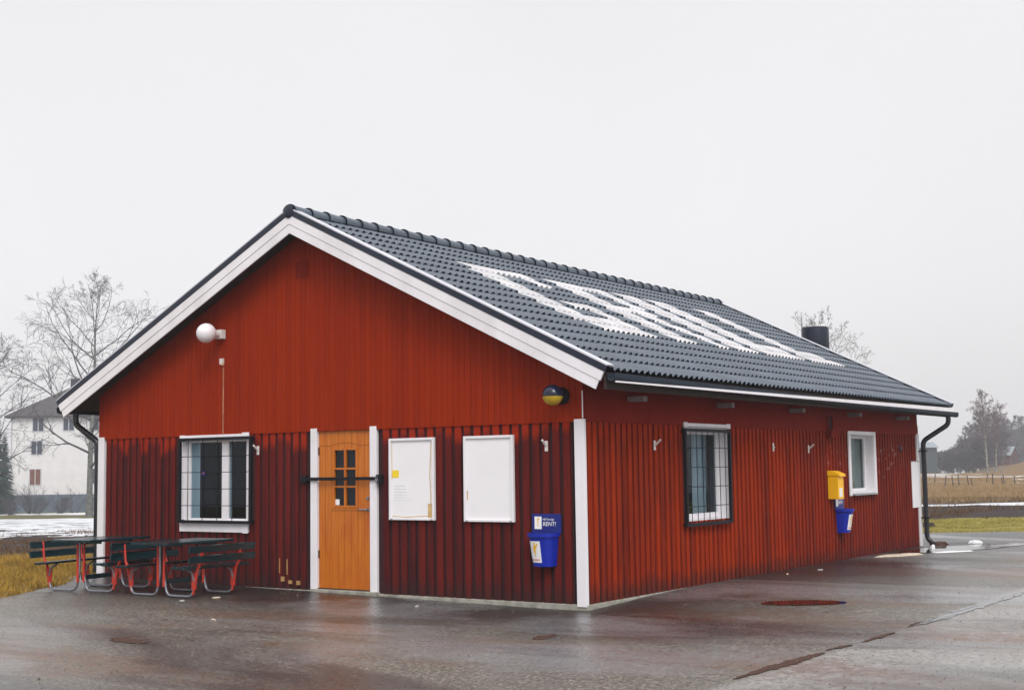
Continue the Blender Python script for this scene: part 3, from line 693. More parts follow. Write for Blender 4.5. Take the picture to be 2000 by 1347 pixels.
# ------------------------------------------------------------------ things on the gable wall
def text_mesh(txt, size, mat, name, parent, loc, rot, font_shear=0., space=1.):
    cu = bpy.data.curves.new(name, 'FONT'); cu.body = txt; cu.size = size; cu.shear = font_shear; cu.space_character = space; cu.extrude = .0006; cu.offset = .0
    o = bpy.data.objects.new(name, cu); COL.objects.link(o); bpy.context.view_layer.update()
    me = bpy.data.meshes.new_from_object(o); me.materials.clear(); me.materials.append(mat)
    COL.objects.unlink(o); bpy.data.objects.remove(o)
    q = bpy.data.objects.new(name, me); COL.objects.link(q); q.parent = parent; q.location = loc; q.rotation_euler = rot; return q
def notice(x0, x1, z0, z1, label, first):
    t = thing('notice_board', label, 'notice board', ((x0 + x1) / 2, -.025, z0), group='white notice boards right of the door')
    w = (x1 - x0) / 2; h = z1 - z0
    MB().box(-w + .03, w - .03, -.020, 0, .03, h - .03).build('panel', M['whiteboard'], t)
    mb = MB(); mb.box(-w, -w + .035, -.045, 0, 0, h); mb.box(w - .035, w, -.045, 0, 0, h); mb.box(-w + .035, w - .035, -.043, 0, h - .035, h); mb.box(-w + .035, w - .035, -.043, 0, 0, .03); mb.build('frame', M['plastic'] if False else M['white'], t, bevel=.004)
    if first:
        MB().box(-w + .05, -w + .16, -.0225, -.0202, .57, .67).build('yellow_note', M['note'], t)
        MB().box(-w + .06, -w + .34, -.0225, -.0202, .27, .50).build('paper_sheet', M['paper'], t)
        mb = MB()
        mb.tube([(w - .06, -.021, h - .06), (w - .085, -.021, h * .55), (w - .07, -.021, h * .3), (w - .075, -.021, .05)], .006, 5); mb.build('old_tape', M['tape'], t); mb = MB(); mb.tube([(-w + .045, -.021, .05), (-.1, -.021, .04), (w - .06, -.021, .06)], .006, 5); mb.build('old_tape', M['tape'], t); mb = MB(); mb.tube([(-w + .045, -.021, h * .5), (-w + .042, -.021, h - .06)], .004, 5)
        mb.build('old_tape', M['tape'], t); MB().box(w - .12, w - .05, -.0235, -.0202, .035, .22).build('old_tape', M['tape'], t)
        mb = MB()
        for z in (.30, .335, .37, .41, .45): mb.box(-w + .08, -w + .31 - .05 * random.random(), -.0235, -.0226, z, z + .006)
        mb.build('writing', simple('pencil_grey', (.5, .5, .55), .8), t)
    else:
        MB().box(-w + .04, -w + .055, -.0225, -.0202, .28, .40).build('old_tape', M['tape'], t)
    for s in (-1, 1): MB().box(s * (w - .045) - .02, s * (w - .045) + .02, -.047, -.0435, .0, .018).build('bracket', M['greymetal'], t)
notice(-3.08, -2.30, 1.0, 2.1, 'white framed board with yellow note and peeling tape, next to the door', True)
notice(-1.81, -1.02, .99, 2.1, 'empty white framed board between the taped board and the blue bin', False)
# security bar across the door
t = thing('security_bar', 'black steel bar bolted across the orange door', 'bar', (-3.95, -.05, 1.56))
MB().box(-.70, .70, -.03, -.005, -.02, .025).build('bar', M['black'], t, bevel=.003)
for s in (-1, 1): MB().box(s * .70 - .05, s * .70 + .05, -.034, .025, -.055, .055).build('bracket', M['black'], t, bevel=.004)
mb = MB(); mb.box(.66, .70, -.06, -.036, -.05, .0); mb.tube([(.667, -.048, 0), (.667, -.048, .03), (.68, -.048, .04), (.693, -.048, .03), (.693, -.048, 0)], .004, 6); mb.build('padlock', M['galv'], t)
# flag holders
def holder(axis, a, z, label, stub=True):
    t = thing('flagpole_holder', label, 'flag holder', xf(axis, a, .025, z), 0 if axis == 0 else R(90), 'small white flagpole holders on the walls')
    MB().box(-.022, .022, -.014, 0, -.065, .065).build('plate', M['plastic'], t, bevel=.003)
    MB().tube([(0, -.012, 0), (-.0, -.10, .075)] if stub else [(0, -.012, -.01), (0, -.03, .0)], .014, 10).build('socket', M['plastic'], t)
holder(0, -5.61, 1.99, 'white flagpole holder on the gable wall between barred window and door')
holder(0, -.53, 1.945, 'white flagpole holder on the gable wall above the blue bin')
holder(1, 1.78, 1.955, 'white flagpole holder on the long wall between corner and barred window')
holder(1, 5.72, 1.955, 'stubby white holder on the long wall midway between the two windows', False)
holder(1, 7.18, 1.93, 'white flagpole holder on the long wall up and left of the yellow letter box')
# lamps
t = thing('wall_lamp', 'white globe lamp on an arm high on the gable wall', 'lamp', (-6.36, -.043, 3.755))
MB().box(-.07, .07, -.10, 0, -.07, .07).build('mount', M['plastic'], t, bevel=.01)
MB().tube([(0, -.09, 0), (0, -.22, 0)], .055, 16).build('arm', M['plastic'], t, smooth=True)
def sphere(mb, c, r_, a0=0, a1=180, n=32, m=20):
    return mb.lathe([(max(.0005, math.sin(R(a0 + (a1 - a0) * i / m)) * r_), math.cos(R(a0 + (a1 - a0) * i / m)) * r_) for i in range(m + 1)][::-1], c, (0, 0, 1), n)
g = sphere(MB(), (0, -.33, 0), .148).build('globe', M['globe'], t, smooth=True)
MB().lathe([(.1485, -.002), (.1495, 0), (.1485, .002)], (0, -.33, .0), (.25, 0, 1), 32).build('seam_ring', M['plastic'], t)
t = thing('wall_lamp', 'globe lamp with dark top and yellow lower half near the roof corner', 'lamp', (-.26, -.043, 2.565))
MB().lathe([(0, 0), (.10, 0), (.11, .03), (.10, .06), (.06, .10), (0, .10)], (0, 0, 0), (0, -1, 0), 24).build('mount', M['black'], t, smooth=True)
sphere(MB(), (0, -.24, 0), .132, 0, 96).build('hood', M['globedark'], t, smooth=True)
sphere(MB(), (0, -.24, 0), .129, 97, 180).build('globe', M['globeyellow'], t, smooth=True)
t = thing('sensor', 'tiny white sensor box on the gable wall under the globe lamp', 'sensor', (-6.35, -.043, 3.30))
MB().box(-.03, .03, -.05, 0, 0, .09).build('housing', M['plastic'], t, bevel=.006); MB().box(.012, .034, -.045, -.01, -.015, .03).build('lens', M['tape'], t)

# bins
def bin_(axis, a, zt, label, rot, first):
    t = thing('litter_bin', label, 'bin', xf(axis, a, .026, zt - .42), 0 if axis == 0 else R(90), 'blue litter bins hung on the walls')
    # tapered half-round bucket, open at the top
    def ring(w, d, z, n=12):
        return [(-w, 0, z)] + [(-w + (1 - math.cos(math.pi * k / n)) * w, -d * (math.sin(math.pi * k / n)) ** .38, z) for k in range(1, n)] + [(w, 0, z)]
    mb = MB(); rings = [ring(.140, .17, 0), ring(.172, .235, .36), ring(.190, .255, .365), ring(.192, .258, .41), ring(.180, .245, .412), ring(.165, .225, .37), ring(.13, .16, .02)]
    n = len(rings[0])
    for A, Bq in zip(rings, rings[1:]): mb.add(A + Bq, [(i, (i + 1) % n, n + (i + 1) % n, n + i) for i in range(n)])
    mb.add(rings[0], [tuple(range(n))[::-1]]); mb.add(rings[-1], [tuple(range(n))])
    mb.build('bucket', M['blue'], t, smooth=True)
    MB().box(-.215, .215, -.012, -.0, .40, .645).build('sign_plate', M['bluesign'], t, bevel=.003)
    # small emblem and lettering on the plate
    MB().box(-.175, -.07, -.0145, -.0122, .455, .61).build('sign_emblem', M['paper'], t)
    MB().add([(-.135, -.0152, .585), (-.122, -.0152, .588), (-.10, -.0152, .60), (-.108, -.0152, .575), (-.116, -.0152, .565), (-.118, -.0152, .49), (-.128, -.0152, .48), (-.132, -.0152, .55)], [tuple(range(8))]).build('emblem_figure', M['figure'], t)
    text_mesh('H\u00e5ll Sverige', .036, M['paper'], 'sign_text', t, (-.055, -.0135, .565), (R(90), 0, 0), .15)
    text_mesh('RENT!', .074, M['paper'], 'sign_text', t, (-.055, -.0135, .495), (R(90), 0, 0), .15, .95)
    # label on the bucket with a small yellow figure
    fig = [(-.45, .25), (-.30, .42), (-.12, .50), (-.15, .62), (-.22, .74), (-.10, .88), (.06, .86), (.10, .70), (.05, .60), (.25, .58), (.62, .80), (.72, .74), (.40, .44), (.20, .30), (.16, -.05), (.10, -.55), (-.02, -.62), (-.10, -.2), (-.22, -.15), (-.28, .15)]
    def onb(x, z):     # spot on the bucket's curved front
        f = z / .365; w = .140 + .032 * f; d = .17 + .065 * f; c = max(-1, min(1, -x / w)); s = math.sqrt(1 - c * c)
        return Vector((x, -d * s ** .38 - .002, z))
    X0, X1 = -.132, .035
    if not first: X0, X1 = -.09, .08
    mb = MB(); nx = 6; nz = 6
    for i in range(nx):
        for j in range(nz):
            q = [onb(X0 + (X1 - X0) * (i + a) / nx, .05 + .035 * (1 - (i + a) / nx) * (j + b == 0) * 0 + .265 * (j + b) / nz) for a, b in ((0, 0), (1, 0), (1, 1), (0, 1))]
            mb.add(q, [(0, 1, 2, 3)])
    mb.build('bucket_label', M['paper'], t)
    cx = (X0 + X1) / 2; mb = MB(); P = [onb(cx + u * .075, .195 + v * .12) + Vector((0, -.003, 0)) for u, v in fig]
    c = onb(cx, .195) + Vector((0, -.004, 0)); mb.add(P + [c], [(i, (i + 1) % len(P), len(P)) for i in range(len(P))]); mb.build('label_figure', M['figure'], t)
    mb = MB()
    for k in range(9): mb.add([onb(cx - .06 + k * .0135 + u, .075 + v) + Vector((0, -.003, 0)) for u, v in ((0, 0), (.009, 0), (.009, .014 + .004 * (k % 3)), (0, .014 + .004 * (k % 3)))], [(0, 1, 2, 3)])
    mb.build('label_print', M['redprint'], t)
    return t
bin_(0, -.545, .875, 'blue bin with white picture label under a blue plate on the gable wall', 0, True)
bin_(1, 8.50, .90, 'blue bin below the yellow letter box on the long wall', 0, False)
# letter box
t = thing('letter_box', 'yellow letter box with sloping lid on the long wall', 'letter box', (.026, 8.13, 1.07), R(90))
MB().box(-.13, .13, -.19, 0, 0, .40).build('box', M['yellow'], t, bevel=.008)
mb = MB(); mb.prism([(0, .0, .40), (0, .0, .49), (0, -.10, .485), (0, -.225, .43), (0, -.225, .385), (0, -.195, .385), (0, -.195, .40)], (-.142, 0, 0), (.142, 0, 0)); mb.build('lid', M['yellow'], t, bevel=.006)
MB().box(-.09, .05, -.1935, -.1905, .04, .19).build('label', M['paper'], t)
MB().box(.02, .12, -.193, -.1905, .25, .27).build('slot_rib', M['figure'], t)
# long white board at the far end
t = thing('blank_sign', 'tall narrow blank white panel on the long wall by the far downpipe', 'panel', (.026, 12.78, .78), R(90))
MB().box(-.25, .25, -.015, 0, 0, .92).build('panel', M['whiteboard'], t, bevel=.003)
MB().box(-.252, .252, -.022, -.0, .921, .936).build('cap', M['greymetal'], t)
M['lichen'] = simple('round_box', (.03, .02, .03), .6, .2, 9)
t = thing('junction_box', 'small dark round box on the long wall between white window and downpipe', 'box', (.026, 11.9, 1.96), R(90))
MB().lathe([(0, 0), (.06, 0), (.055, .03), (0, .035)], (0, 0, 0), (0, -1, 0), 18).build('housing', M['lichen'], t, smooth=True)

# ------------------------------------------------------------------ picnic tables
def picnic(name, label, loc, rz):
    t = thing(name, label, 'picnic table', loc, rz, 'picnic tables with red steel legs by the gable')
    y0, y1 = -.24, 1.02; f0, f1 = 0., .74
    mb = MB()
    for i in range(4): mb.box(-.36 + i * .182, -.36 + i * .182 + .172, y0, y1, .705, .740)
    mb.box(-.30, .30, .02, .07, .675, .704); mb.box(-.30, .30, .66, .71, .675, .704)
    mb.build('table_top', M['greenwood'], t, bevel=.004)
    for s in (-1, 1):
        mb = MB(); mb.box(min(s * .42, s * .56), max(s * .42, s * .56), y0, y1, .395, .425); mb.box(min(s * .575, s * .66), max(s * .575, s * .66), y0, y1, .385, .415); mb.build('seat', M['greenwood'], t, bevel=.004)
        for z in (.475, .610):
            Mx = Matrix.Translation((s * .735, 0, z)) @ Matrix.Rotation(s * R(12), 4, 'Y')
            mb = MB(); mb.box(-.014, .014, y0, y1, 0, .095, 0, Mx); mb.build('backrest', M['greenwood'], t, bevel=.004)
        for f in (f0, f1):
            # sled-shaped leg: inner upright (silver), runner on the ground, outer upright (red)
            def curve(P, rr=.09):
                Q = [Vector(P[0])]
                for a, b, c in zip(P, P[1:], P[2:]):
                    a, b, c = Vector(a), Vector(b), Vector(c); d1 = (a - b).normalized() * rr; d2 = (c - b).normalized() * rr
                    for k in range(6): u = k / 5; Q.append((b + d1) * (1 - u) ** 2 + b * 2 * u * (1 - u) + (b + d2) * u * u)
                Q.append(Vector(P[-1])); return Q
            leg = MB().tube(curve([(s * .045, f, .70), (s * .035, f, .30), (s * .10, f, .022), (s * .58, f, .022), (s * .60, f, .12)]), .018, 10).build('leg', M['galv'], t, smooth=True)
            MB().tube([(s * .585, f, .05), (s * .625, f, .20), (s * .66, f, .38), (s * .715, f, .46), (s * .745, f, .70)], [.018, .020, .020, .018, .017], 10).build('back_post', M['redsteel'], leg, smooth=True)
            MB().box(min(s * .56, s * .64), max(s * .56, s * .64), f - .006, f + .006, .12, .34).build('gusset', M['redsteel'], leg)
            MB().tube([(s * .61, f, .22), (s * .57, f, .33), (s * .46, f, .385)], .017, 8).build('seat_arm', M['galv'], leg, smooth=True)
            MB().tube([(s * .06, f - .02, .68), (s * .055, f - .02, .14)], .017, 8).build('inner_post', M['redsteel'], leg, smooth=True)
    MB().box(-.03, .03, .02, .72, .17, .235).build('stretcher', M['greenwood'], t, bevel=.004)
    return t
picnic('picnic_table', 'green-planked picnic table with red legs standing half on the grass at the left corner', (-7.20, -1.90, .02), R(9))
picnic('picnic_table', 'green-planked picnic table with red legs standing under the barred window', (-5.72, -1.72, .0), R(3))

# ------------------------------------------------------------------ bits on the ground
def scrap(name, x, y, sx, sy, h, rot, mat, label, cat, group=None):
    rnd = random.Random(int(x * 100 + y * 10)); z = dip(x, y)
    mb = MB(); n = 9; top = []; bot = []
    for k in range(n):
        a = 2 * math.pi * k / n; r_ = .7 + .5 * rnd.random()
        px = math.cos(a) * sx * r_; py = math.sin(a) * sy * r_
        top.append((px * .8, py * .8, h * (.5 + .6 * rnd.random()))); bot.append((px, py, 0))
    mb.add(bot + top + [(0, 0, h * 1.1)], [(i, (i + 1) % n, n + (i + 1) % n, n + i) for i in range(n)] + [(n + i, n + (i + 1) % n, 2 * n) for i in range(n)])
    o = mb.build(name, mat); o.location = (x, y, z + .004); o.rotation_euler = (0, 0, rot); tag(o, label, cat, group)
scrap('cardboard_scrap', .62, 9.9, .62, .16, .035, R(70), M['card'], 'large flattened pale piece of card lying against the long wall', 'litter')
scrap('snow_lump', .55, 12.0, .06, .06, .08, 0, M['ice'], 'small white lump at the foot of the far downpipe', 'snow lump')
scrap('snow_lump', .75, 14.2, .15, .07, .06, R(35), M['ice'], 'flat white snow lump on the asphalt beyond the far corner', 'snow lump')
scrap('ice_patch', 1.15, 11.3, .45, .10, .02, R(60), M['ice'], 'thin strip of grey ice near the far downpipe', 'ice')
M['dullpaper'] = simple('dull_paper', (.36, .35, .33), .8, .2, 20)
for i, (x, y, s, lab) in enumerate([(-5.03, -1.98, .05, 'white crumpled scrap beside the nearest red table leg'), (-4.95, -1.45, .06, 'flat grey scrap behind the right picnic table leg'), (-2.05, -.75, .06, 'pale paper scrap below the two white notice boards'),
                                 (-3.0, -3.3, .04, 'small pale stone in front of the door'), (.55, 6.2, .06, 'pale scrap by the long wall, nearest to the card'), (.42, 5.2, .04, 'tiny scrap by the long wall below the stubby holder')]):
    scrap('paper_scrap', x, y, s, s * .5, .015, i, M['dullpaper'] if i % 2 == 0 else M['card'], lab, 'litter')
scrap('earth_clod', -2.45, 21.3, .3, .2, .10, 0, simple('wet_earth', (.03, .022, .018), .9), 'dark clod of earth on the grass beyond the far corner', 'earth clod')
scrap('leaf_pile', .25, 13.3, .2, .3, .07, 0, M['dirt'], 'dark heap of wet leaves under the far downpipe', 'leaf heap')

# loose grit on the asphalt
def grit():
    rnd = random.Random(77); mb = MB()
    for i in range(5200):
        D = 6.5 + 24 * rnd.random() ** 1.4; U = rnd.uniform(-.42, .44) * D; p = at(D, U)
        if (p.x < .25 and p.y > -.22) or p.x < -7.2: continue
        if mnoise.noise(Vector((p.x * .6, p.y * .6, 5))) < rnd.uniform(-.5, .25): continue
        r_ = rnd.uniform(.003, .009) * (1.8 if rnd.random() < .04 else 1); z = dip(p.x, p.y) + .004
        a = rnd.uniform(0, 6.28); c, q = math.cos(a) * r_, math.sin(a) * r_
        mb.add([(p.x + c, p.y + q, z), (p.x - q * .8, p.y + c * .8, z), (p.x - c * 1.2, p.y - q * 1.2, z), (p.x + q, p.y - c, z), (p.x, p.y, z + r_ * .9)], [(0, 1, 4), (1, 2, 4), (2, 3, 4), (3, 0, 4)])
    M['grit'] = simple('grit', (.12, .105, .085), .8, .8, 3., spec=.2)
    me = bpy.data.meshes.new('loose_grit'); me.from_pydata(mb.v, [], mb.f); me.materials.append(M['grit'])
    o = bpy.data.objects.new('loose_grit', me); COL.objects.link(o); tag(o, 'loose grit and small stones scattered over the wet asphalt', kind='stuff')
grit()
# ------------------------------------------------------------------ grass
def blades(name, n, gen, h, w, mat, label=None):
    mb = MB(); vs = []; fs = []
    for i in range(n):
        p = gen()
        if p is None: continue
        x, y = p; z = ground_z(x, y) - .03
        a = random.uniform(0, 6.283); hh = h * random.uniform(.4, 1.25); b = random.uniform(0, 6.283); l = hh * random.uniform(.1, .9)
        k = len(vs); ww = w * random.uniform(.6, 1.3)
        vs += [(x - math.cos(a) * ww, y - math.sin(a) * ww, z), (x + math.cos(a) * ww, y + math.sin(a) * ww, z), (x + math.cos(b) * l, y + math.sin(b) * l, z + hh)]
        fs.append((k, k + 1, k + 2))
    me = bpy.data.meshes.new(name); me.from_pydata(vs, [], fs); me.materials.append(mat)
    o = bpy.data.objects.new(name, me); COL.objects.link(o); tag(o, label, 'grass', kind='stuff'); return o
def left_grass():
    D = random.uniform(17, 30.); U = random.uniform(-.44, -.20) * D; p = at(D, U); x, y = p.x, p.y
    if D > 28 and random.random() < (D - 28) / 2: return None
    # outside the asphalt edge
    if x > -9.25 and y > -.1: return None
    ex = lerp([(-12, -16), (-6.5, -9.5), (-4.2, -7.2), (-2.9, -7.55), (-2.35, -7.85), (-1.25, -8.5), (-.6, -9.1), (-.2, -9.7), (6, -9.8)], y)
    if x > ex + .08: return None
    if mnoise.noise(Vector((x * 1.3, y * 1.3, 0))) < -.25 and random.random() < .7: return None
    return x, y
blades('dry_grass', 42000, left_grass, .11, .006, M['blade'], 'tangled straw-yellow grass at the left edge of the yard')
def right_grass():
    D = random.uniform(32.2, 40.6); U = random.uniform(.20, .45) * D; p = at(D, U); return p.x, p.y
blades('mown_grass', 26000, right_grass, .055, .007, M['bladeg'], 'flat yellow-green grass strip beyond the asphalt')
def tan_grass():
    D = random.uniform(60, 125) ; U = random.uniform(.27, .42) * D; p = at(D, U)
    if D > 68 and random.random() < .3: return None
    return p.x, p.y
def soil_tufts():
    D = random.uniform(40, 67); U = random.uniform(.24, .46) * D; p = at(D, U)
    if 53.5 < D < 58.8 or mnoise.noise(Vector((p.x * .5, p.y * .5, 2))) < .05: return None
    return p.x, p.y
M['weedbrown'] = simple('dead_weeds', (.12, .07, .035), .9, .5, .8, spec=.1)
blades('dead_weeds', 14000, soil_tufts, .16, .012, M['weedbrown'], 'dead brown weeds on the dark soil strip')
def snow_weeds():
    D = random.uniform(30, 60); U = random.uniform(-.42, -.28) * D; p = at(D, U)
    if mnoise.noise(Vector((p.x * .35, p.y * .35, 8))) < .18 and D > 40: return None
    return p.x, p.y
blades('dead_weeds', 9000, snow_weeds, .13, .012, M['weedbrown'], 'dead brown weeds poking through snow left of the kiosk')
blades('field_straw', 14000, tan_grass, .2, .014, M['weed'], 'pale dry straw covering the slope around the fence posts')

# ------------------------------------------------------------------ trees
def tree_meshes(H, seed, tr, spread, first=.22, dens=1., up=.55, droop=0., levels=4, rmin=.009, nprim=22):
    rnd = random.Random(seed); trunk = MB(); crown = MB()
    def wander(p, d, length, n, bend, grav):
        pts = [Vector(p)]; d = Vector(d).normalized()
        for i in range(n):
            d = (d + Vector((rnd.uniform(-1, 1), rnd.uniform(-1, 1), rnd.uniform(-1, 1))) * bend + Vector((0, 0, grav))).normalized()
            pts.append(pts[-1] + d * (length / n))
        return pts, d
    tp, _ = wander((0, 0, -.3), (0, 0, 1), H * .97, 12, .05, .05)
    trunk.tube(tp, [tr * (1 - .93 * (i / 12) ** .9) + .01 + (.25 * tr if i == 0 else 0) for i in range(13)], 9)
    def branch(p, d, length, r_, lev):
        n = 5 if lev < 2 else 3
        pts, dd = wander(p, d, length, n, .16 + .05 * lev, .05 if lev < 3 else -.06 - droop)
        rr = [max(rmin, r_ * (1 - .75 * i / n)) for i in range(n + 1)]
        crown.tube(pts, rr, 5 if lev == 1 else 3, cap=False)
        if lev >= levels: return
        k = max(2, int((7 if lev == 1 else 6) * dens + rnd.random()))
        for i in range(k):
            f = .2 + .8 * (i + rnd.random()) / k; q = f * n; j = min(n - 1, int(q)); pp = pts[j].lerp(pts[j + 1], q - j)
            base = (pts[j + 1] - pts[j]).normalized(); side = base.cross(Vector((rnd.uniform(-1, 1), rnd.uniform(-1, 1), rnd.uniform(-1, 1)))).normalized()
            nd = base * rnd.uniform(.5, .9) + side * rnd.uniform(.5, .9) + Vector((0, 0, .12))
            branch(pp, nd, length * rnd.uniform(.38, .58) * (1.15 - .45 * f), max(rmin, r_ * .42), lev + 1)
    for i in range(nprim):
        f = first + (1 - first) * (i + rnd.random() * .8) / nprim; f = min(.97, f); q = f * 12; j = min(11, int(q)); pp = tp[j].lerp(tp[j + 1], q - j)
        a = i * 2.4 + rnd.uniform(-.5, .5); prof = math.sin(math.pi * min(1, (f - first * .6) / (1 - first * .6)) ** .75) ** .7 + .12
        d = Vector((math.cos(a), math.sin(a), up + .9 * f * f))
        branch(pp, d, spread * prof * rnd.uniform(.75, 1.15), tr * (.42 * (1 - f) + .10), 1)
    return trunk, crown
def plant_tree(name, label, cat, loc, meshes, mt, mc, group=None, rz=0., sc=1.):
    t = thing(name, label, cat, loc, rz, group)
    meshes[0].build('trunk', mt, t, smooth=True); meshes[1].build('crown', mc, t); t.scale = (sc,) * 3; return t
def gat(D, px, dz=0.):         # bearing given as an offset in the picture, converted to a side step at that distance
    U = (px - 1000) / FPX * D; p = at(D, U); p.z = ground_z(p.x, p.y) + dz; return p
# big bare tree by the white house
TM = tree_meshes(17.6, 3, .25, 6.2, .20, .82, .45, .02, 4, .0085, 24)
plant_tree('bare_tree', 'tall bare tree in front of the white house', 'tree', gat(100, 176), TM, M['darkbark'], M['twig'])
TM2 = tree_meshes(12.5, 11, .16, 4.4, .2, .82, .6, .02, 4, .008, 18)
b0 = plant_tree('bare_tree', 'bare tree cut off by the left edge of the photo', 'tree', gat(85, -35), TM2, M['darkbark'], M['twig'], rz=1.)
c = copy_tree(b0); c['label'] = 'bare tree whose crown shows above the far roof slope by the black cowl'; p = gat(80, 1604); c.location = p; c.rotation_euler = (0, 0, 2.); c.scale = (.66, .66, .84)
# shrubs in front of the white house
def shrub_mesh(h, seed, n=26):
    rnd = random.Random(seed); mb = MB()
    for i in range(n):
        a = rnd.uniform(0, 6.283); d = Vector((math.cos(a) * .5, math.sin(a) * .5, 1)).normalized(); p = Vector((math.cos(a) * .2, math.sin(a) * .2, -.1)); hh = h * rnd.uniform(.6, 1.05); pts = [p]
        for k in range(4): d = (d + Vector((rnd.uniform(-.25, .25), rnd.uniform(-.25, .25), .05))).normalized(); pts.append(pts[-1] + d * hh / 4)
        mb.tube(pts, [.022, .018, .014, .011, .008], 3, cap=False)
        for q in range(9):
            j = rnd.randint(1, 3); pp = pts[j].lerp(pts[j + 1], rnd.random()); e = (d + Vector((rnd.uniform(-1, 1), rnd.uniform(-1, 1), rnd.uniform(-.2, .6)))).normalized()
            mb.tube([pp, pp + e * hh * .18, pp + e * hh * .3 + Vector((0, 0, .05))], [.010, .008, .006], 3, cap=False)
    return mb
sm = [shrub_mesh(2.6, 1, 34), shrub_mesh(2.2, 2, 30), shrub_mesh(2.4, 5, 14)]
hz = [(128, 4, 0, 'dark shrub by the left edge in front of the white house'), (127, 62, 0, 'dense dark shrub under the red-curtained window of the white house'), (126, 74, 1, 'second dense shrub, just right of the one under the red-curtained window'), (127, 119, 1, 'low round shrub below the basement window of the white house'), (128, 148, 2, 'thin upright shrub between low round shrub and the tall tree'), (118, 25, 1, 'spreading shrub left of the dense dark pair')]
prot = {}
for D, px, k, lab in hz:
    p = gat(D, px)
    if k not in prot:
        o = sm[k].build('bare_shrub', M['twig']); prot[k] = o
    else:
        o = prot[k].copy(); COL.objects.link(o)
    o.location = p; o.rotation_euler = (0, 0, px * .1); o.scale = (1.1, 1.1, (1.0, .75, 1.)[k]); tag(o, lab, 'shrub', 'bare shrubs in front of the white house')

def conifer_mesh(h, seed, rb):
    rnd = random.Random(seed); mb = MB(); n = int(h * 5)
    for i in range(n):
        f = i / n; z = h * (.08 + .92 * f); r_ = rb * (1 - f) ** .85 + .08
        for k in range(11):
            a = rnd.uniform(0, 6.283); l = r_ * rnd.uniform(.7, 1.15); w = .22 + .12 * rnd.random()
            d = Vector((math.cos(a), math.sin(a), -.35)); s = Vector((-math.sin(a), math.cos(a), 0)) * w
            o = Vector((0, 0, z)); mb.add([o - s * .3, o + s * .3, o + d * l * .6 + s, o + d * l, o + d * l * .6 - s], [(0, 1, 2, 3, 4)])
    tk = MB().tube([(0, 0, -.3), (0, 0, h * .95)], [.18, .02], 7); return tk, mb
cm = conifer_mesh(9.5, 3, 2.1)
c0 = plant_tree('spruce_tree', 'dark spruce rising behind the left side of the white house', 'tree', gat(158, 40), cm, M['darkbark'], M['conifer'], 'spruces around the white house')
for D, px, s, lab in ((165, 96, 1.32, 'spruce tip showing above the roof of the white house'), (122, -6, .98, 'dark spruce at the left edge beside the white house'), (128, 9, .85, 'narrower dark spruce between the edge spruce and the white house')):
    c = copy_tree(c0); c['label'] = lab; c.location = gat(D, px); c.scale = (s * .9, s * .9, s); c.rotation_euler = (0, 0, D)

# ------------------------------------------------------------------ white house on the left
hp = gat(140, 20); HB = hp + Vector((0, 0, 0)); HB.z = -2.15
ang = math.atan2(RH.y, RH.x) + R(6)
H = thing('white_house', 'three-storey white plastered house with grey base and hipped roof', 'house', HB, ang)
mb = MB(); mb.box(0, 14.6, 0, 9.5, 1.85, 10.2); mb.build('wall', M['houseplaster'], H)
MB().box(-.05, 14.65, -.05, 9.55, -1, 1.849).build('base', M['housebase'], H)
e = .55; zt = 10.15; rz_ = 13.6
mb = MB(); vs = [(-e, -e, zt), (14.6 + e, -e, zt), (14.6 + e, 9.5 + e, zt), (-e, 9.5 + e, zt), (5.4, 4.75, rz_), (9.2, 4.75, rz_)]
mb.add(vs, [(0, 1, 5, 4), (1, 2, 5), (2, 3, 4, 5), (3, 0, 4), (3, 2, 1, 0)]); mb.box(-e, 14.6 + e, -e, 9.5 + e, zt - .22, zt - .001); rf = mb.build('roof', M['houseroof'], H)
MB().box(5.15, 6.05, 4.1, 4.9, 12., 14.35).build('chimney', M['flash'], rf)
K = 140 / FPX
def hwin(px, y0, y1, mat=None):
    x = (px - 20) * K + .1; z1 = 1.66 + (930 - y0) * K + 2.15; z0 = 1.66 + (930 - y1) * K + 2.15
    w = .62; mb = MB().box(x - w, x + w, -.05, 0, z0 - .08, z1 + .08); o = mb.build('window', M['housewin'], H)
    for s in (-1, 1): MB().box(x + (.05 if s > 0 else -w + .09), x + (w - .09 if s > 0 else -.05), -.056, -.051, z0 + .02, z1 - .02).build('pane', mat or M['winglass'], o)
for a in ((70, 817, 843), (128, 818, 842), (186, 818, 842), (68, 862, 888), (186, 863, 888), (66, 917, 947, M['wincurt']), (181, 917, 946)): hwin(*a)
for px in (125, 185): 
    x = (px - 20) * K; MB().box(x - .4, x + .4, -.058, -.052, 1.05, 1.5).build('basement_window', M['winglass'], H)
MB().tube([(.12, -.1, 10.0), (.12, -.1, 1.)], .06, 6).build('downpipe', M['housewin'], H)

# ------------------------------------------------------------------ right background
# birches with pale trunks
bt = tree_meshes(10.6, 21, .15, 2.3, .34, .9, .9, .15, 4, .010, 20)
q = plant_tree('birch_tree', 'taller pale-trunked birch left of the red barn', 'tree', gat(165, 1921), bt, M['birch'], M['twigpurple'], 'pale-trunked birches by the barn')
c = copy_tree(q); c['label'] = 'shorter birch just right of the taller one, in front of the barn'; c.location = gat(168, 1938); c.rotation_euler = (0, 0, 2.2); c.scale = (.85, .85, .84)
c = copy_tree(q); c['label'] = 'slender young birch leaning in front of the barn wall'; c.location = gat(160, 1947); c.rotation_euler = (.12, .10, 1.); c.scale = (.35, .35, .35)
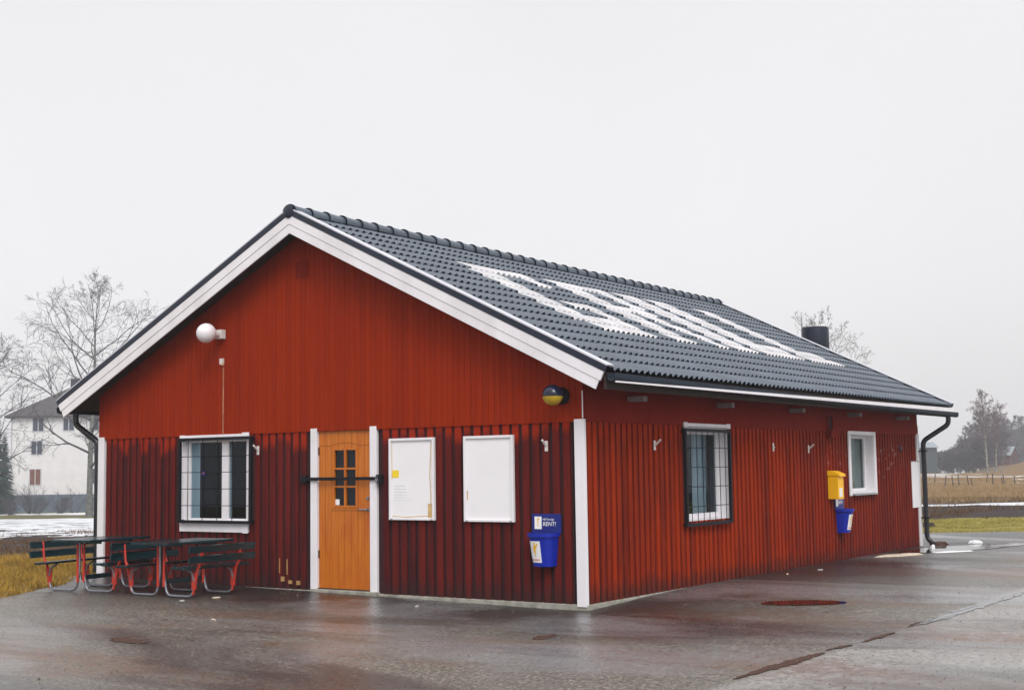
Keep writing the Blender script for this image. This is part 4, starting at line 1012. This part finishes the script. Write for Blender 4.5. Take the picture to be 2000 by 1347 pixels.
# barn
bp = gat(262, 1965); bz = ground_z(bp.x, bp.y)
BN = thing('red_barn', 'small dark red barn with pale grey roof on the rise at the right', 'barn', (bp.x, bp.y, bz - .1), ang + R(44))
bw, bl, bh, br = 4.6, 6.2, 2.6, 1.5
mb = MB(); mb.prism([(0, 0, -1), (bw, 0, -1), (bw, 0, bh), (bw / 2, 0, bh + br - .08), (0, 0, bh)], (0, 0, 0), (0, bl, 0)); mb.build('wall', M['barnred'], BN)
mb = MB()
mb.prism([(-.35, 0, bh - .22), (bw / 2, 0, bh + br), (bw / 2, 0, bh + br + .1), (-.35, 0, bh - .12)], (0, -.35, 0), (0, bl + .35, 0)); mb.prism([(bw / 2, 0, bh + br), (bw + .35, 0, bh - .22), (bw + .35, 0, bh - .12), (bw / 2, 0, bh + br + .1)], (0, -.35, 0), (0, bl + .35, 0))
mb.build('roof', M['barnroof'], BN)
MB().box(1.5, 3.1, -.04, -.001, -.2, 2.1).build('barn_door', M['soffit'], BN)
# small grey house far left of the trees
hp2 = gat(205, 1806); H2 = thing('grey_house', 'small dark house with pale roof beside the far downpipe', 'house', (hp2.x, hp2.y, 2.9), ang)
M['darkwall'] = simple('dark_boards', (.05, .065, .08), .9, .15, 1); MB().box(-4, 1.5, 0, 4, -3, 1.3).build('wall', M['darkwall'], H2)
mb = MB(); mb.prism([(-4.4, 0, 2.4), (3.4, 0, 2.4), (3.4, 3, 4.2), (-4.4, 3, 4.2)], (0, -.4, 0), (0, -.38, .0)); 
mb = MB(); mb.add([(-4.4, -.3, 1.2), (1.8, -.3, 1.2), (1.8, 2, 2.1), (-4.4, 2, 2.1), (-4.4, 4.3, 1.2), (1.8, 4.3, 1.2)], [(0, 1, 2, 3), (3, 2, 5, 4), (0, 3, 4), (1, 5, 2), (0, 4, 5, 1)]); mb.build('roof', M['barnroof'], H2)
# fence posts in the straw
pm = MB().tube([(0, 0, -.3), (0, 0, .72)], [.05, .04], 7); first = None
rnd = random.Random(5)
for i in range(13):
    px = 1815 + i * 16 + rnd.uniform(-7, 7); D = 100 + rnd.uniform(-6, 6); p = gat(D, px)
    if first is None: o = pm.build('fence_post', M['post']); first = o
    else: o = first.copy(); COL.objects.link(o)
    o.location = p; o.rotation_euler = (rnd.uniform(-.16, .16), rnd.uniform(-.16, .16), 0); o.scale = (1, 1, rnd.uniform(.65, 1.15)); tag(o, 'weathered wooden post of the field fence in the straw', 'fence post', 'fence posts in the straw field')
# bare copse behind the birches
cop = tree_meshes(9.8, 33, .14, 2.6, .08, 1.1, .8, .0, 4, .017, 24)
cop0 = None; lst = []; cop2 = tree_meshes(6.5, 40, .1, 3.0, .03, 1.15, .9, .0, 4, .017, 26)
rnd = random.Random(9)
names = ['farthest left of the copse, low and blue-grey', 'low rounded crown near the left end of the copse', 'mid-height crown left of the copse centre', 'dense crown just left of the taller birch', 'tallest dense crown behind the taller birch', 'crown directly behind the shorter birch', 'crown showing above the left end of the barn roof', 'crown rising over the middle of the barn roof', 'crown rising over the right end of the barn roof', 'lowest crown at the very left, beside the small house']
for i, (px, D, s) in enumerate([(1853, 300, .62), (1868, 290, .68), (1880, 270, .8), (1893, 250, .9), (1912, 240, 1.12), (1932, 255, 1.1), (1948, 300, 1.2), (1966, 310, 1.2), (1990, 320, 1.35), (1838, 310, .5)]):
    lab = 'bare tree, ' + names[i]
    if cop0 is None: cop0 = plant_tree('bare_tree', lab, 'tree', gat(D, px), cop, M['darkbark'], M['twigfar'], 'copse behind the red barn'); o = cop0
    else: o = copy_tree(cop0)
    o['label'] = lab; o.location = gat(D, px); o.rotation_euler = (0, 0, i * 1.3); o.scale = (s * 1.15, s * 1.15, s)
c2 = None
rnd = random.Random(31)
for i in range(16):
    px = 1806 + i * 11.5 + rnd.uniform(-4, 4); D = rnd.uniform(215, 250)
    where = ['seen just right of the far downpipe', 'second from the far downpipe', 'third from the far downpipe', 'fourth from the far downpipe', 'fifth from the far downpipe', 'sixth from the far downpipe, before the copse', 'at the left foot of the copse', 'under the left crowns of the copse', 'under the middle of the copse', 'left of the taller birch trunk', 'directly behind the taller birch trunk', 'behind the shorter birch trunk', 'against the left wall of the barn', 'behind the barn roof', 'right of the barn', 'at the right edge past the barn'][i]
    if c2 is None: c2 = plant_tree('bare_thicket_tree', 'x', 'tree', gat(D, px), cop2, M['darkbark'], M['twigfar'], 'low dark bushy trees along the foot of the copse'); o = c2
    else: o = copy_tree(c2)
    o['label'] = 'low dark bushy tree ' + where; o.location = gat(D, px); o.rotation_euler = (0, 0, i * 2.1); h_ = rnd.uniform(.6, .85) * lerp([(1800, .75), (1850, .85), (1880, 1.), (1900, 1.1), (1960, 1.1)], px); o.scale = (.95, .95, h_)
    if i >= 12: o.location = gat(D + 75, px)
# far wood as one mass
def wood():
    rnd = random.Random(4); mb = MB(); src = conifer_mesh(10, 8, 2.0)[1]; tw = tree_meshes(10, 5, .1, 2.6, .1, .8, .9, 0, 3, .04, 18)[1]
    for i in range(150):
        px = rnd.uniform(1795, 2080); D = rnd.uniform(350, 430) ; p = gat(D, px)
        hgt = lerp([(1800, .2), (1860, .3), (1920, .6), (1960, 1.15), (2000, 1.45), (2080, 1.6)], px) * rnd.uniform(.75, 1.1)
        s = src if (rnd.random() < (.05 if px < 1950 else .45)) else tw; a = rnd.uniform(0, 6.28); ca, sa = math.cos(a), math.sin(a)
        n = len(mb.v); mb.v += [((x * ca - y * sa) * hgt * 1.2 + p.x, (x * sa + y * ca) * hgt * 1.2 + p.y, z * hgt + p.z) for x, y, z in s.v]
        mb.f += [tuple(k + n for k in f) for f in s.f]; mb.m += [0 if s is src else 1] * len(s.f)
    me = bpy.data.meshes.new('far_wood'); me.from_pydata(mb.v, [], mb.f); me.materials.append(M['conifer']); me.materials.append(M['twigfar']); me.polygons.foreach_set('material_index', mb.m)
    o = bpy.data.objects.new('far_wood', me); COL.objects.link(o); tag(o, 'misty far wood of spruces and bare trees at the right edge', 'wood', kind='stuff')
wood()

# ------------------------------------------------------------------ air
HZ = MB().box(-620, 620, -620, 760, -9, 30).build('haze', None) if False else None
mb = MB(); mb.box(-640, 640, -640, 780, -9, 30)
me = bpy.data.meshes.new('haze'); me.from_pydata(mb.v, [], mb.f)
hm = bpy.data.materials.new('haze_air'); hm.use_nodes = True; nt = hm.node_tree; nt.nodes.remove(nt.nodes['Principled BSDF'])
pv = nt.nodes.new('ShaderNodeVolumePrincipled'); pv.inputs['Color'].default_value = (.90, .94, 1., 1); pv.inputs['Density'].default_value = .0008; pv.inputs['Anisotropy'].default_value = .2
nt.links.new(pv.outputs[0], nt.nodes['Material Output'].inputs['Volume']); me.materials.append(hm)
hz_ = bpy.data.objects.new('haze', me); COL.objects.link(hz_); tag(hz_, kind='stuff'); hz_['label'] = 'damp grey air'; hz_['category'] = 'haze'

# ------------------------------------------------------------------ sky and light
SUN_EL, SUN_AZ = R(44), R(132)
w = bpy.data.worlds.new('World'); scene.world = w; w.use_nodes = True; nt = w.node_tree; N = nt.nodes; Lk = nt.links
bg = N['Background']; out = N['World Output']
sky = N.new('ShaderNodeTexSky'); sky.sky_type = 'NISHITA'; sky.sun_disc = False; sky.sun_elevation = SUN_EL; sky.sun_rotation = SUN_AZ; sky.air_density = 1.; sky.dust_density = 4.
hs = N.new('ShaderNodeHueSaturation'); hs.inputs['Saturation'].default_value = .25; Lk.new(sky.outputs[0], hs.inputs['Color']); Lk.new(hs.outputs[0], bg.inputs[0]); bg.inputs[1].default_value = .05
tc = N.new('ShaderNodeTexCoord'); sp = N.new('ShaderNodeSeparateXYZ'); Lk.new(tc.outputs['Generated'], sp.inputs[0])
rp = N.new('ShaderNodeValToRGB'); Lk.new(sp.outputs[2], rp.inputs[0]); e = rp.color_ramp.elements
CL = (1.0, .978, .990)
def cc(v): return (CL[0] * v, CL[1] * v, CL[2] * v, 1)
e[0].position = 0.; e[0].color = cc(.286); e[1].position = .36; e[1].color = cc(.298)
x = e.new(.62); x.color = cc(.46); x = e.new(1.); x.color = cc(.66); x = e.new(.08); x.color = cc(.284)
nz = N.new('ShaderNodeTexNoise'); nz.inputs['Scale'].default_value = 2.2; nz.inputs['Detail'].default_value = 4; Lk.new(tc.outputs['Generated'], nz.inputs['Vector'])
mr = N.new('ShaderNodeMapRange'); Lk.new(nz.outputs['Fac'], mr.inputs[0]); mr.inputs[1].default_value = .3; mr.inputs[2].default_value = .7; mr.inputs[3].default_value = .965; mr.inputs[4].default_value = 1.035
mu = N.new('ShaderNodeMix'); mu.data_type = 'RGBA'; mu.blend_type = 'MULTIPLY'; mu.inputs[0].default_value = 1.; Lk.new(rp.outputs[0], mu.inputs[6]); Lk.new(mr.outputs[0], mu.inputs[7])
bg2 = N.new('ShaderNodeBackground'); Lk.new(mu.outputs[2], bg2.inputs[0]); bg2.inputs[1].default_value = 2.4
ad = N.new('ShaderNodeAddShader'); Lk.new(bg.outputs[0], ad.inputs[0]); Lk.new(bg2.outputs[0], ad.inputs[1]); Lk.new(ad.outputs[0], out.inputs[0])
sd = bpy.data.lights.new('overcast_sun', 'SUN'); sd.energy = 1.5; sd.angle = R(24); sd.color = (1, .97, .93)
so = bpy.data.objects.new('overcast_sun', sd); COL.objects.link(so)
dv = Vector((math.sin(SUN_AZ) * math.cos(SUN_EL), math.cos(SUN_AZ) * math.cos(SUN_EL), math.sin(SUN_EL)))   # towards the sun
so.rotation_euler = dv.to_track_quat('Z', 'Y').to_euler(); so.location = (0, 0, 40)

# ------------------------------------------------------------------ camera
cd = bpy.data.cameras.new('camera'); cam = bpy.data.objects.new('camera', cd); COL.objects.link(cam)
F = Vector((-math.sin(YAW) * math.cos(PITCH), math.cos(YAW) * math.cos(PITCH), math.sin(PITCH))); U_ = RH.cross(F)
R2 = RH * math.cos(ROLL) + U_ * math.sin(ROLL); U2 = -RH * math.sin(ROLL) + U_ * math.cos(ROLL)
mt = Matrix((R2, U2, -F)).transposed().to_4x4(); mt.translation = CAM; cam.matrix_world = mt
cd.sensor_width = 36; cd.lens = FPX / 2000 * 36; cd.clip_start = .1; cd.clip_end = 3000; scene.camera = cam
vs_ = scene.view_settings; vs_.view_transform = 'Standard'; vs_.look = 'None'; vs_.gamma = 1; vs_.exposure = 0
scene.cycles.volume_bounces = 1
